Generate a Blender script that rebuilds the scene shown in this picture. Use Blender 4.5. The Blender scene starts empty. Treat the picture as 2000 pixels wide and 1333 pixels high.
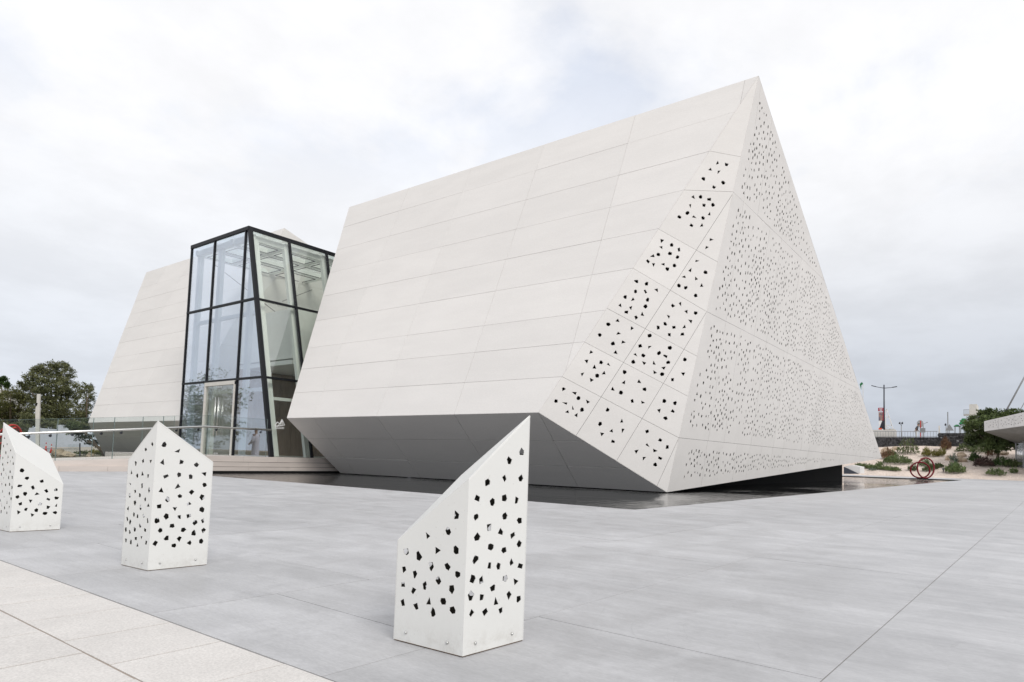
import bpy, bmesh, math, random
from mathutils import Vector, Matrix, noise
from mathutils.geometry import delaunay_2d_cdt
import numpy as np
random.seed(7)
SC = bpy.context.scene
COL = SC.collection
SC.unit_settings.system = 'METRIC'
SC.unit_settings.scale_length = 0.67      # one unit = the height of the lens above the plaza, 0.67 m

# ------------------------------------------------------------------ camera
FPX, CX, CY = 1273.26, 1072.76, 813.13
def _d(u, v):
    a = np.array([u-CX, CY-v, -FPX]); return a/np.linalg.norm(a)
_Z = _d(1640.43, -18713.4); _Y = _d(-687, 845); _Y = _Y-_Z*_Y.dot(_Z); _Y /= np.linalg.norm(_Y); _X = np.cross(_Y, _Z)
RW = np.array([_X, _Y, _Z])
EYE = np.array([0, 0, 1.0])
cam = bpy.data.cameras.new('camera'); camo = bpy.data.objects.new('camera', cam); COL.objects.link(camo)
m4 = Matrix.Identity(4)
for i in range(3):
    for j in range(3): m4[i][j] = RW[i][j]
m4.translation = Vector((0, 0, 1)); camo.matrix_world = m4
cam.sensor_width = 36; cam.lens = FPX/2000*36
cam.shift_x = (1000-CX)/2000; cam.shift_y = (CY-666.5)/2000
cam.clip_start = .05; cam.clip_end = 6000
SC.camera = camo

# ------------------------------------------------------------------ sky, sun, exposure
SUN_EL, SUN_AZ = math.radians(42), math.radians(246)   # sun stands behind the camera, a little to the left
sd = Vector((math.cos(SUN_EL)*math.cos(SUN_AZ), math.cos(SUN_EL)*math.sin(SUN_AZ), math.sin(SUN_EL)))
W = bpy.data.worlds.new('World'); SC.world = W; W.use_nodes = True
nt = W.node_tree; nt.nodes.clear()
def N(nt, typ, **k):
    n = nt.nodes.new(typ)
    for a, b in k.items(): setattr(n, a, b)
    return n
def L(nt, a, b): nt.links.new(a, b)
out = N(nt, 'ShaderNodeOutputWorld'); bg = N(nt, 'ShaderNodeBackground'); bg.inputs['Strength'].default_value = 0.1
sky = N(nt, 'ShaderNodeTexSky', sky_type='NISHITA'); sky.sun_disc = False; sky.sun_elevation = SUN_EL
sky.sun_rotation = math.atan2(sd.x, sd.y); sky.air_density = 1.0; sky.dust_density = 3.0; sky.ozone_density = 1.0
tc = N(nt, 'ShaderNodeTexCoord'); sep = N(nt, 'ShaderNodeSeparateXYZ'); L(nt, tc.outputs['Generated'], sep.inputs[0])
def math_(nt, op, a, b=None, clamp=False):
    n = N(nt, 'ShaderNodeMath', operation=op, use_clamp=clamp)
    for i, x in enumerate((a, b)):
        if x is None: continue
        if isinstance(x, (int, float)): n.inputs[i].default_value = x
        else: L(nt, x, n.inputs[i])
    return n.outputs[0]
# cloud deck: project the direction on a high plane so that clouds shrink towards the horizon
zz = math_(nt, 'ADD', math_(nt, 'MAXIMUM', sep.outputs['Z'], 0.0), 0.22)
cx_ = math_(nt, 'DIVIDE', sep.outputs['X'], zz); cy_ = math_(nt, 'DIVIDE', sep.outputs['Y'], zz)
cmb = N(nt, 'ShaderNodeCombineXYZ'); L(nt, cx_, cmb.inputs[0]); L(nt, cy_, cmb.inputs[1])
def noise_(nt, vec, scale, detail=5, rough=.55, dist=0.0, w=None):
    n = N(nt, 'ShaderNodeTexNoise'); n.inputs['Scale'].default_value = scale; n.inputs['Detail'].default_value = detail
    n.inputs['Roughness'].default_value = rough; n.inputs['Distortion'].default_value = dist
    if vec is not None: L(nt, vec, n.inputs['Vector'])
    return n
def mapr(nt, v, a, b, c=0.0, d=1.0, smooth=True):
    n = N(nt, 'ShaderNodeMapRange'); n.interpolation_type = 'SMOOTHSTEP' if smooth else 'LINEAR'
    n.inputs['From Min'].default_value = a; n.inputs['From Max'].default_value = b
    n.inputs['To Min'].default_value = c; n.inputs['To Max'].default_value = d
    L(nt, v, n.inputs['Value']); return n.outputs[0]
mp = N(nt, 'ShaderNodeMapping'); mp.inputs['Location'].default_value = (3.1, 7.3, 0); L(nt, cmb.outputs[0], mp.inputs[0])
n1 = noise_(nt, mp.outputs[0], 1.15, 7, .55, .25)
n2 = noise_(nt, mp.outputs[0], 2.6, 8, .6, .1)
cover = math_(nt, 'MAXIMUM', mapr(nt, n1.outputs['Fac'], .34, .52), mapr(nt, sep.outputs['Z'], .30, .58, 1.0, 0.0))                     # mostly overcast, thin where blue shows
shade = mapr(nt, n2.outputs['Fac'], .32, .68, .945, 1.045)
elev = mapr(nt, sep.outputs['Z'], .02, .55, .70, 1.0)
ncol = N(nt, 'ShaderNodeMixRGB'); ncol.inputs[2].default_value = (8.65, 8.68, 8.88, 1)
L(nt, mapr(nt, sep.outputs['Z'], .0, .46), ncol.inputs[0])
az = N(nt, 'ShaderNodeVectorMath', operation='DOT_PRODUCT'); L(nt, tc.outputs['Generated'], az.inputs[0]); az.inputs[1].default_value = (.80, -.60, 0)
lowc = N(nt, 'ShaderNodeMixRGB'); L(nt, mapr(nt, az.outputs['Value'], -.1, .8), lowc.inputs[0]); lowc.inputs[1].default_value = (6.35, 6.75, 7.4, 1); lowc.inputs[2].default_value = (4.7, 5.1, 5.75, 1)
L(nt, lowc.outputs[0], ncol.inputs[1])
mul = N(nt, 'ShaderNodeVectorMath', operation='SCALE'); L(nt, ncol.outputs[0], mul.inputs[0]); L(nt, shade, mul.inputs['Scale'])
thin = N(nt, 'ShaderNodeMixRGB'); thin.inputs[0].default_value = .62; L(nt, mul.outputs[0], thin.inputs[2])
sk2 = N(nt, 'ShaderNodeVectorMath', operation='SCALE'); sk2.inputs['Scale'].default_value = 2.1; L(nt, sky.outputs[0], sk2.inputs[0]); L(nt, sk2.outputs[0], thin.inputs[1])
mixs = N(nt, 'ShaderNodeMixRGB'); L(nt, cover, mixs.inputs[0]); L(nt, thin.outputs[0], mixs.inputs[1]); L(nt, mul.outputs[0], mixs.inputs[2])
L(nt, mixs.outputs[0], bg.inputs['Color']); L(nt, bg.outputs[0], out.inputs[0])
sl = bpy.data.lights.new('sun', 'SUN'); sl.energy = 1.6; sl.angle = math.radians(24); sl.color = (1, .965, .91)
so = bpy.data.objects.new('sun', sl); COL.objects.link(so); so.rotation_euler = sd.to_track_quat('Z', 'Y').to_euler(); so.location = (0, 0, 60)
SC.view_settings.view_transform = 'Standard'; SC.view_settings.look = 'None'; SC.view_settings.gamma = 1
SC.view_settings.exposure = 0.20; SC.view_settings.use_curve_mapping = False
SC.cycles.max_bounces = 10; SC.cycles.transparent_max_bounces = 24; SC.cycles.caustics_refractive = False; SC.cycles.caustics_reflective = False

# ------------------------------------------------------------------ geometry of view (used only to find where things stand)
def ray(u, v): return RW @ np.array([u-CX, CY-v, -FPX])/FPX
def pl(u, v, n, p0):
    n = np.array(n, float); r = ray(u, v); t = np.dot(n, np.array(p0, float)-EYE)/np.dot(n, r); return Vector(EYE+r*t)
def gz(u, v, z=0.): return pl(u, v, (0, 0, 1), (0, 0, z))
def at(u, v, D): return Vector(EYE+ray(u, v)*D)
def onx(u, v, x): return pl(u, v, (1, 0, 0), (x, 0, 0))
def ony(u, v, y): return pl(u, v, (0, 1, 0), (0, y, 0))

# ------------------------------------------------------------------ materials
MATS = {}
def mat(name, col, rough=.6, metal=0, spec=.5, var=0.0, scale=4.0, stretch=(1, 1, 1), bump=0.0, bscale=30.0, bdist=.01,
        rnd=0.0, col2=None, coords='Object', sp=0.0, detail=6):
    m = bpy.data.materials.new(name); m.use_nodes = True; t = m.node_tree; b = t.nodes['Principled BSDF']
    b.inputs['Roughness'].default_value = rough; b.inputs['Metallic'].default_value = metal
    b.inputs['Specular IOR Level'].default_value = spec
    c = (*col, 1); b.inputs['Base Color'].default_value = c
    tc = N(t, 'ShaderNodeTexCoord'); src = tc.outputs['Object']
    if coords == 'World': src = N(t, 'ShaderNodeNewGeometry').outputs['Position']
    mp = N(t, 'ShaderNodeMapping'); mp.inputs['Scale'].default_value = stretch; L(t, src, mp.inputs[0])
    cur = None
    if var or col2:
        n = noise_(t, mp.outputs[0], scale, detail, .6)
        mx = N(t, 'ShaderNodeMixRGB'); L(t, mapr(t, n.outputs['Fac'], .3, .7), mx.inputs[0])
        c2 = col2 or tuple(x*(1+var) for x in col); c1 = col if col2 else tuple(x*(1-var) for x in col)
        mx.inputs[1].default_value = (*c1, 1); mx.inputs[2].default_value = (*c2, 1); cur = mx.outputs[0]
    if sp:
        n = noise_(t, mp.outputs[0], scale*40, 2, .7); k = mapr(t, n.outputs['Fac'], .35, .65, 1-sp, 1+sp, False)
        v = N(t, 'ShaderNodeVectorMath', operation='SCALE'); L(t, k, v.inputs['Scale'])
        if cur is not None: L(t, cur, v.inputs[0])
        else: v.inputs[0].default_value = col
        cur = v.outputs[0]
    if rnd:
        oi = N(t, 'ShaderNodeObjectInfo'); k = mapr(t, oi.outputs['Random'], 0, 1, 1-rnd, 1+rnd, False)
        v = N(t, 'ShaderNodeVectorMath', operation='SCALE'); L(t, k, v.inputs['Scale'])
        if cur is not None: L(t, cur, v.inputs[0])
        else: v.inputs[0].default_value = col
        cur = v.outputs[0]
    if cur is not None: L(t, cur, b.inputs['Base Color'])
    if bump:
        n = noise_(t, mp.outputs[0], bscale, 6, .65); bp = N(t, 'ShaderNodeBump'); bp.inputs['Strength'].default_value = bump
        bp.inputs['Distance'].default_value = bdist; L(t, n.outputs['Fac'], bp.inputs['Height']); L(t, bp.outputs[0], b.inputs['Normal'])
    MATS[name] = m; return m
M = {}
M['panel'] = mat('glass_reinforced_concrete', (.735, .712, .69), .75, spec=.3, var=.022, scale=.9, stretch=(1, .35, 1.6), coords='World', bump=.12, bscale=25, bdist=.004, rnd=.020, sp=.03)
M['shadedsoffit'] = mat('speckled_shaded_soffit', (.24, .235, .22), .8, var=.08, scale=2, sp=.25)  # canopy panel darkened in colour to stand for shade on its underside
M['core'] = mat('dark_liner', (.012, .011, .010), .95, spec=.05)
M['joint'] = mat('joint_backing', (.16, .12, .09), .9, spec=.1)
M['white'] = mat('white_powder_coat', (.715, .713, .69), .45, spec=.4, var=.012, scale=3, bump=.05, bscale=200, bdist=.001)
t = M['white'].node_tree; b = t.nodes['Principled BSDF']; src = b.inputs['Base Color'].links[0].from_socket
g_ = N(t, 'ShaderNodeNewGeometry'); sx = N(t, 'ShaderNodeSeparateXYZ'); L(t, g_.outputs['Position'], sx.inputs[0]); sn_ = noise_(t, g_.outputs['Position'], 14, 8, .75); sm = noise_(t, g_.outputs['Position'], 60, 3, .6)
low = mapr(t, sx.outputs['Z'], .0, .16, 1.0, 0.0); spl = math_(t, 'MULTIPLY', low, mapr(t, sn_.outputs['Fac'], .42, .66))
scuff = math_(t, 'MULTIPLY', mapr(t, sm.outputs['Fac'], .66, .74), .25)
fk = math_(t, 'ADD', math_(t, 'MULTIPLY', spl, .26), scuff, True); md_ = N(t, 'ShaderNodeMixRGB'); L(t, fk, md_.inputs[0]); L(t, src, md_.inputs[1]); md_.inputs[2].default_value = (.33, .29, .24, 1); L(t, md_.outputs[0], b.inputs['Base Color'])
M['rust'] = mat('rusty_base_edge', (.20, .12, .07), .9, var=.3, scale=20)
M['inner'] = mat('bare_inner_face', (.13, .125, .11), .8, spec=.1)
M['steel'] = mat('brushed_steel', (.62, .62, .60), .28, metal=1)
M['slab'] = mat('grey_stone_slab', (.435, .435, .444), .55, spec=.35, var=.07, scale=1.1, stretch=(2.2, .5, 1), coords='World', bump=.10, bscale=18, bdist=.006, rnd=.035, sp=.06, detail=10)
t = M['slab'].node_tree; b = t.nodes['Principled BSDF']; src = b.inputs['Base Color'].links[0].from_socket
g_ = N(t, 'ShaderNodeNewGeometry'); big = noise_(t, g_.outputs['Position'], .16, 3, .6); med = noise_(t, g_.outputs['Position'], 1.7, 9, .72, .6)
mp3 = N(t, 'ShaderNodeMapping'); mp3.inputs['Scale'].default_value = (9, .7, 1); mp3.inputs['Rotation'].default_value = (0, 0, .12); L(t, g_.outputs['Position'], mp3.inputs[0]); fine = noise_(t, mp3.outputs[0], 1.6, 10, .7, .4)
mp4 = N(t, 'ShaderNodeMapping'); mp4.inputs['Scale'].default_value = (.9, 1.4, 1); mp4.inputs['Rotation'].default_value = (0, 0, .7); L(t, g_.outputs['Position'], mp4.inputs[0]); wob = noise_(t, mp4.outputs[0], 1.1, 2, .4, .8)
scr = mapr(t, math_(t, 'ABSOLUTE', math_(t, 'SUBTRACT', wob.outputs['Fac'], .5)), .0, .004, .94, 1.0)     # long curved scuffs
k = math_(t, 'MULTIPLY', math_(t, 'MULTIPLY', mapr(t, big.outputs['Fac'], .35, .65, .92, 1.06), mapr(t, med.outputs['Fac'], .25, .75, .85, 1.12)), math_(t, 'MULTIPLY', mapr(t, fine.outputs['Fac'], .25, .75, .93, 1.06), scr))
vv_ = N(t, 'ShaderNodeVectorMath', operation='SCALE'); L(t, src, vv_.inputs[0]); L(t, k, vv_.inputs['Scale']); L(t, vv_.outputs[0], b.inputs['Base Color'])
L(t, mapr(t, med.outputs['Fac'], .3, .7, .42, .68), b.inputs['Roughness'])
M['slabjoint'] = mat('slab_joint', (.27, .26, .25), .9)
M['tile'] = mat('pale_granite_tile', (.585, .563, .54), .8, spec=.25, var=.045, scale=2.2, coords='World', bump=.35, bscale=120, bdist=.004, rnd=.03, sp=.10)
M['tilejoint'] = mat('brown_grout', (.33, .28, .24), .95)
M['stone'] = mat('cream_travertine', (.60, .54, .50), .7, var=.05, scale=2, stretch=(.5, 1, 3), coords='World', rnd=.04, sp=.04)
M['black'] = mat('black_anodised_frame', (.010, .011, .014), .5, spec=.25)
M['blackstone'] = mat('black_base_stone', (.011, .011, .011), .7, spec=.15)
M['frame'] = mat('white_inner_frame', (.84, .86, .83), .5)
M['plaster'] = mat('white_plaster', (.90, .91, .88), .8, var=.02)
M['brown'] = mat('brown_wood_panel', (.26, .19, .145), .6, var=.2, scale=3, stretch=(3, 3, .4))
M['floor'] = mat('interior_floor', (.55, .53, .50), .35)
M['gravel'] = mat('pale_gravel', (.66, .565, .495), .95, spec=.1, var=.12, scale=.35, coords='World', bump=.9, bscale=2.6, bdist=.25, sp=.12)
M['planted'] = mat('planted_soil', (.13, .12, .08), .95, spec=.1, var=.3, scale=.3, coords='World')
M['soil'] = mat('dry_ground', (.30, .25, .19), .95, spec=.1, var=.25, scale=.15, coords='World')
M['rock'] = mat('tan_rock', (.42, .33, .24), .9, var=.25, scale=1.2, bump=.6, bscale=4, bdist=.1, rnd=.12)
M['lava'] = mat('dark_lava_stone', (.055, .055, .058), .9, var=.6, scale=5, bump=.5, bscale=6, bdist=.08, rnd=.45)
M['red'] = mat('wine_red_paint', (.16, .006, .014), .45, spec=.25, var=.1)
M['orangered'] = mat('signal_red_paint', (.55, .035, .02), .4, var=.08)
M['bark'] = mat('tree_bark', (.16, .125, .09), .9, var=.3, scale=5)
M['darkmetal'] = mat('dark_grey_metal', (.045, .05, .065), .45)
M['grey'] = mat('mid_grey_metal', (.28, .29, .30), .5)
M['palewall'] = mat('pale_hoarding', (.56, .58, .64), .7, var=.04)
M['offwhite'] = mat('off_white_render', (.66, .64, .60), .8, var=.04)
M['green'] = mat('green_cloth', (.01, .16, .05), .7)
M['skin'] = mat('skin', (.30, .17, .11), .6)
M['robe'] = mat('white_robe', (.62, .60, .66), .85, var=.05)
M['bannerred'] = mat('banner_red', (.34, .02, .05), .7)
M['bannerdark'] = mat('banner_dark', (.02, .02, .03), .7)
M['bannerpic'] = mat('banner_picture', (.42, .24, .17), .7, col2=(.12, .12, .17), scale=2.5)
M['orange'] = mat('orange_print', (.75, .10, .02), .7)
M['hedge'] = mat('soft_white_print', (.8, .8, .8), .6)
def leafmat(name, c1, c2, rnd=.1):
    m = mat(name, c1, .65, spec=.25, col2=c2, scale=.9, coords='World', rnd=rnd)
    b = m.node_tree.nodes['Principled BSDF']
    return m
M['leaf_olive'] = leafmat('olive_foliage', (.065, .078, .032), (.18, .185, .085))
M['leaf_olive2'] = leafmat('olive_green_foliage', (.06, .068, .022), (.15, .15, .05))
M['leaf_green'] = leafmat('green_foliage', (.05, .07, .024), (.11, .135, .05))
M['leaf_tree'] = leafmat('garden_tree_foliage', (.045, .068, .022), (.115, .15, .05))
M['leaf_dark'] = leafmat('dark_green_foliage', (.025, .055, .012), (.065, .115, .024))
M['leaf_yellow'] = leafmat('yellow_green_foliage', (.12, .12, .02), (.22, .20, .06))
M['leaf_bright'] = leafmat('bright_succulent_leaf', (.07, .105, .035), (.15, .19, .075))
M['leaf_grey'] = leafmat('grey_green_leaf', (.10, .14, .10), (.17, .21, .16))
M['leaf_brown'] = leafmat('dry_brown_stems', (.10, .05, .028), (.19, .11, .06))
M['leaf_purple'] = leafmat('dark_purple_stems', (.05, .03, .028), (.10, .06, .05))
# glass: mirror coating over a tinted sheet
def glass(name, tint, refl, rough=0.0, kf=1.0):
    m = bpy.data.materials.new(name); m.use_nodes = True; t = m.node_tree; t.nodes.clear()
    o = N(t, 'ShaderNodeOutputMaterial'); tr = N(t, 'ShaderNodeBsdfTransparent'); tr.inputs[0].default_value = (*tint, 1)
    gl = N(t, 'ShaderNodeBsdfGlossy'); gl.inputs['Roughness'].default_value = rough; gl.inputs['Color'].default_value = (.93, .95, 1, 1)
    fr = N(t, 'ShaderNodeLayerWeight'); fr.inputs[0].default_value = .5
    f = math_(t, 'ADD', math_(t, 'MULTIPLY', math_(t, 'POWER', fr.outputs['Facing'], 4.0), kf*.7), refl+.025*kf, True)
    mx = N(t, 'ShaderNodeMixShader'); L(t, f, mx.inputs[0]); L(t, tr.outputs[0], mx.inputs[1]); L(t, gl.outputs[0], mx.inputs[2]); L(t, mx.outputs[0], o.inputs[0])
    return m
M['glass_blue'] = glass('blue_coated_glass', (.90, .945, .985), .23)
M['glass_green'] = glass('green_tinted_glass', (.945, .965, .945), .06)
M['glass_clear'] = glass('clear_rail_glass', (.945, .96, .957), .0, kf=.35)
M['glass_edge'] = mat('glass_edge', (.15, .20, .19), .2)
# water
wm = bpy.data.materials.new('pool_water'); wm.use_nodes = True; t = wm.node_tree; b = t.nodes['Principled BSDF']
b.inputs['Base Color'].default_value = (.012, .013, .013, 1); b.inputs['Roughness'].default_value = .035; b.inputs['IOR'].default_value = 1.33
b.inputs['Specular IOR Level'].default_value = .5
g = N(t, 'ShaderNodeNewGeometry'); na = noise_(t, g.outputs['Position'], 3.2, 3, .55, .3); nb = noise_(t, g.outputs['Position'], .16, 2, .5)
amp = mapr(t, nb.outputs['Fac'], .40, .60, .15, 1.0)
hh = math_(t, 'MULTIPLY', na.outputs['Fac'], amp)
bp = N(t, 'ShaderNodeBump'); bp.inputs['Strength'].default_value = .9; bp.inputs['Distance'].default_value = .05; L(t, hh, bp.inputs['Height']); L(t, bp.outputs[0], b.inputs['Normal'])
M['water'] = wm

# ------------------------------------------------------------------ helpers
def link(o, parent=None):
    COL.objects.link(o)
    if parent is not None: o.parent = parent
    return o
def mesh_obj(name, verts, faces, m, parent=None, smooth=False, mats=None, fm=None):
    me = bpy.data.meshes.new(name); me.from_pydata([tuple(v) for v in verts], [], [tuple(f) for f in faces])
    for x in (mats or [m]): me.materials.append(x)
    if fm: me.polygons.foreach_set('material_index', fm)
    if smooth: me.polygons.foreach_set('use_smooth', [True]*len(me.polygons))
    me.update()
    return link(bpy.data.objects.new(name, me), parent)
def tag(o, label=None, cat=None, group=None, kind=None):
    if label: o['label'] = label
    if cat: o['category'] = cat
    if group: o['group'] = group
    if kind: o['kind'] = kind
    return o
def thing(name, label, cat, group=None, loc=(0, 0, 0)):
    e = bpy.data.objects.new(name, None); e.empty_display_size = .3; e.location = loc; COL.objects.link(e)
    return tag(e, label, cat, group)
class MB:
    def __init__(s): s.v = []; s.f = []; s.m = []
    def poly(s, pts, mi=0):
        b = len(s.v); s.v += [Vector(p) for p in pts]; s.f.append(tuple(range(b, b+len(pts)))); s.m.append(mi)
    def prism(s, bottom, top, mi=0):
        n = len(bottom); b = len(s.v); s.v += [Vector(p) for p in bottom]+[Vector(p) for p in top]
        s.f.append(tuple(range(b+n-1, b-1, -1))); s.f.append(tuple(range(b+n, b+2*n)))
        for i in range(n): j = (i+1) % n; s.f.append((b+i, b+j, b+n+j, b+n+i))
        s.m += [mi]*(n+2)
    def box(s, lo, hi, mi=0):
        x0, y0, z0 = lo; x1, y1, z1 = hi
        s.prism([(x0, y0, z0), (x1, y0, z0), (x1, y1, z0), (x0, y1, z0)], [(x0, y0, z1), (x1, y0, z1), (x1, y1, z1), (x0, y1, z1)], mi)
    def bar(s, a, b, w, d, side=None, mi=0):
        """rectangular bar from a to b; side = direction of width w"""
        a = Vector(a); b = Vector(b); ax = (b-a).normalized()
        sd_ = Vector(side) if side is not None else (Vector((0, 0, 1)) if abs(ax.z) < .9 else Vector((1, 0, 0)))
        sd_ = (sd_-ax*sd_.dot(ax)).normalized(); up = ax.cross(sd_)
        c = [(-1, -1), (1, -1), (1, 1), (-1, 1)]
        s.prism([a+sd_*(w/2*p)+up*(d/2*q) for p, q in c], [b+sd_*(w/2*p)+up*(d/2*q) for p, q in c], mi)
    def tube(s, pts, r, n=8, mi=0, closed=False, cap=True):
        pts = [Vector(p) for p in pts]; k = len(pts); rr = r if isinstance(r, (list, tuple)) else [r]*k
        base = len(s.v); up = None
        for i, p in enumerate(pts):
            a = pts[i-1] if (i > 0 or closed) else p; c = pts[(i+1) % k] if (i < k-1 or closed) else p
            t_ = (c-a).normalized()
            if up is None: up = t_.orthogonal().normalized()
            up = (up-t_*up.dot(t_)).normalized(); w = t_.cross(up)
            for j in range(n):
                an = 2*math.pi*j/n; s.v.append(p+(up*math.cos(an)+w*math.sin(an))*rr[i])
        for i in range(k if closed else k-1):
            i2 = (i+1) % k
            for j in range(n):
                j2 = (j+1) % n; s.f.append((base+i*n+j, base+i*n+j2, base+i2*n+j2, base+i2*n+j)); s.m.append(mi)
        if cap and not closed:
            s.f.append(tuple(base+j for j in range(n-1, -1, -1))); s.f.append(tuple(base+(k-1)*n+j for j in range(n))); s.m += [mi, mi]
    def build(s, name, m, parent=None, smooth=False):
        ms = m if isinstance(m, list) else [m]
        return mesh_obj(name, s.v, s.f, None, parent, smooth, ms, s.m)
def clip(poly, f):
    """keep the part of a convex polygon where f(p) >= 0"""
    out = []; n = len(poly)
    for i in range(n):
        a = poly[i]; b = poly[(i+1) % n]; fa = f(a); fb = f(b)
        if fa >= 0: out.append(a)
        if (fa >= 0) != (fb >= 0): out.append(a+(b-a)*(fa/(fa-fb)))
    r = []
    for p in out:
        if not r or (p-r[-1]).length > 1e-4: r.append(p)
    if len(r) > 1 and (r[0]-r[-1]).length < 1e-4: r.pop()
    return r if len(r) > 2 else []
def area2(p): return .5*sum(p[i].x*p[(i+1) % len(p)].y-p[(i+1) % len(p)].x*p[i].y for i in range(len(p)))
def inset2(p, d):
    q = list(p)
    for i in range(len(p)):
        a = p[i]; b = p[(i+1) % len(p)]; e = (b-a)
        if e.length < 1e-6: continue
        e.normalize(); nrm = Vector((-e.y, e.x))
        q = clip(q, lambda x: (x-a).dot(nrm)-d)
        if not q: return []
    return q
def rhole(cx, cy, rx, ry, ang=None, k=None):
    k = k or random.choice((3, 4, 5, 5, 6)); rx *= 1.12 if k == 3 else 1; ry *= 1.12 if k == 3 else 1; a0 = random.uniform(0, 6.28) if ang is None else ang
    an = sorted((a0+2*math.pi*(i+random.uniform(-.27, .27))/k) for i in range(k))
    return [Vector((cx+rx*math.cos(a)*random.uniform(.82, 1.15), cy+ry*math.sin(a)*random.uniform(.82, 1.15))) for a in an]
class Plane:
    """facet frame: origin o, in-plane axes a, b, outward normal n"""
    def __init__(s, o, a, n):
        s.o = Vector(o); s.n = Vector(n).normalized(); a = Vector(a); s.a = (a-s.n*a.dot(s.n)).normalized(); s.b = s.n.cross(s.a)
    def to(s, p): p = Vector(p)-s.o; return Vector((p.dot(s.a), p.dot(s.b)))
    def up(s, q, h=0.): return s.o+s.a*q[0]+s.b*q[1]+s.n*h
def sheet(name, P, poly, holes, th, m, parent, gap=0., back=None, h0=0.):
    """one cladding panel: outline poly (2D, in plane P), real holes cut through, thickness th"""
    p = poly if area2(poly) > 0 else poly[::-1]
    if gap: p = inset2(p, gap/2)
    if len(p) < 3 or area2(p) < 1e-3: return None
    hs = []
    for h in holes:
        ok = True
        for i in range(len(p)):
            a = p[i]; b = p[(i+1) % len(p)]; e = (b-a).normalized(); nrm = Vector((-e.y, e.x))
            if min((q-a).dot(nrm) for q in h) < .012: ok = False; break
        if ok: hs.append(h if area2(h) > 0 else h[::-1])
    loops = [list(range(len(p)))]; V = list(p)
    for h in hs: loops.append(list(range(len(V), len(V)+len(h)))); V += h
    if hs:
        edges = [(l[i], l[(i+1) % len(l)]) for l in loops for i in range(len(l))]
        r = delaunay_2d_cdt(V, edges, [l for l in loops], 1, 1e-6)
        v2, fc, of = r[0], r[2], r[5]
        tris = [tuple(f) for f, o in zip(fc, of) if not any(i > 0 for i in o)]
        # map the original loops to output vertices
        vm = {}
        for k, src in enumerate(r[3]):
            for s_ in src: vm[s_] = k
        loops = [[vm.get(i, None) for i in l] for l in loops]; V = v2
    else:
        tris = [tuple(range(len(p)))]
    n = len(V); verts = [P.up(q, h0) for q in V]+[P.up(q, h0-th) for q in V]
    faces = list(tris)+[tuple(i+n for i in reversed(f)) for f in tris]; fm = [0]*len(tris)+[1]*len(tris)
    for l in loops:
        if None in l: continue
        for i in range(len(l)):
            a = l[i]; b = l[(i+1) % len(l)]; faces.append((a, a+n, b+n, b)); fm.append(0)
    return mesh_obj(name, verts, faces, None, parent, False, [m, back or m], fm)
def hull(planes):
    """convex solid from outward planes (n, p): returns list of (plane index, ordered polygon)"""
    V = []
    K = len(planes)
    for i in range(K):
        for j in range(i+1, K):
            for k in range(j+1, K):
                A = Matrix((planes[i][0], planes[j][0], planes[k][0]))
                if abs(A.determinant()) < 1e-6: continue
                x = A.inverted() @ Vector((planes[i][0].dot(planes[i][1]), planes[j][0].dot(planes[j][1]), planes[k][0].dot(planes[k][1])))
                if all(n.dot(x-p) < 1e-4 for n, p in planes): V.append(x)
    res = []
    for n, p in planes:
        pts = []
        for x in V:
            if abs(n.dot(x-p)) < 1e-3 and all((x-y).length > 1e-3 for y in pts): pts.append(x)
        if len(pts) < 3: res.append([]); continue
        c = sum(pts, Vector())/len(pts); a = n.orthogonal().normalized(); b = n.cross(a)
        pts.sort(key=lambda x: math.atan2((x-c).dot(b), (x-c).dot(a))); res.append(pts)
    return res
# ------------------------------------------------------------------ ground, pool, paving
P1, P2 = Vector((12.02, 6.48)), Vector((82.5, 5.1))        # pool corner nearest the camera, far corner
P3, P4 = Vector((77.9, 40.0)), Vector((12.6, 40.0))
def struct(name, mb, m, parent=None, kind='structure'):
    o = mb.build(name, m, parent)
    if parent is None: o['kind'] = kind
    return o
g = MB(); g.poly([(-3000, -3000, -.7), (3000, -3000, -.7), (3000, 3000, -.7), (-3000, 3000, -.7)]); struct('ground', g, M['soil'])
g = MB()
g.poly([(-400, 29.35, -.03), (12.6, 29.35, -.03), (12.6, 400, -.03), (-400, 400, -.03)])
g.poly([(12.6, 40.05, -.03), (200, 40.05, -.03), (200, 400, -.03), (12.6, 400, -.03)])
struct('garden_ground', g, M['planted'])
g = MB(); g.box((18.6, 40.1, -.028), (60, 57.5, -.008)); struct('bounce_dimming_sheet', g, M['blackstone'])  # added black sheet, cuts the light bounced up to the second block's soffit
# pool basin and water
g = MB(); zb = -.45
for a, b_ in ((P1, P2), (P2, P3), (P3, P4), (P4, P1)):
    e = (b_-a).normalized(); nr = Vector((e.y, -e.x))*.12
    g.prism([(a.x, a.y, zb), (b_.x, b_.y, zb), (b_.x+nr.x, b_.y+nr.y, zb), (a.x+nr.x, a.y+nr.y, zb)],
            [(a.x, a.y, -.012), (b_.x, b_.y, -.012), (b_.x+nr.x, b_.y+nr.y, -.012), (a.x+nr.x, a.y+nr.y, -.012)])
g.poly([(P1.x, P1.y, zb), (P2.x, P2.y, zb), (P3.x, P3.y, zb), (P4.x, P4.y, zb)])
struct('pool_basin', g, M['blackstone'])  # black edge walls carry the shadow under the coping in their colour
g = MB(); g.poly([(P1.x, P1.y, -.07), (P2.x, P2.y, -.07), (P3.x, P3.y, -.07), (P4.x, P4.y, -.07)]); struct('pool_water', g, M['water'])
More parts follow.
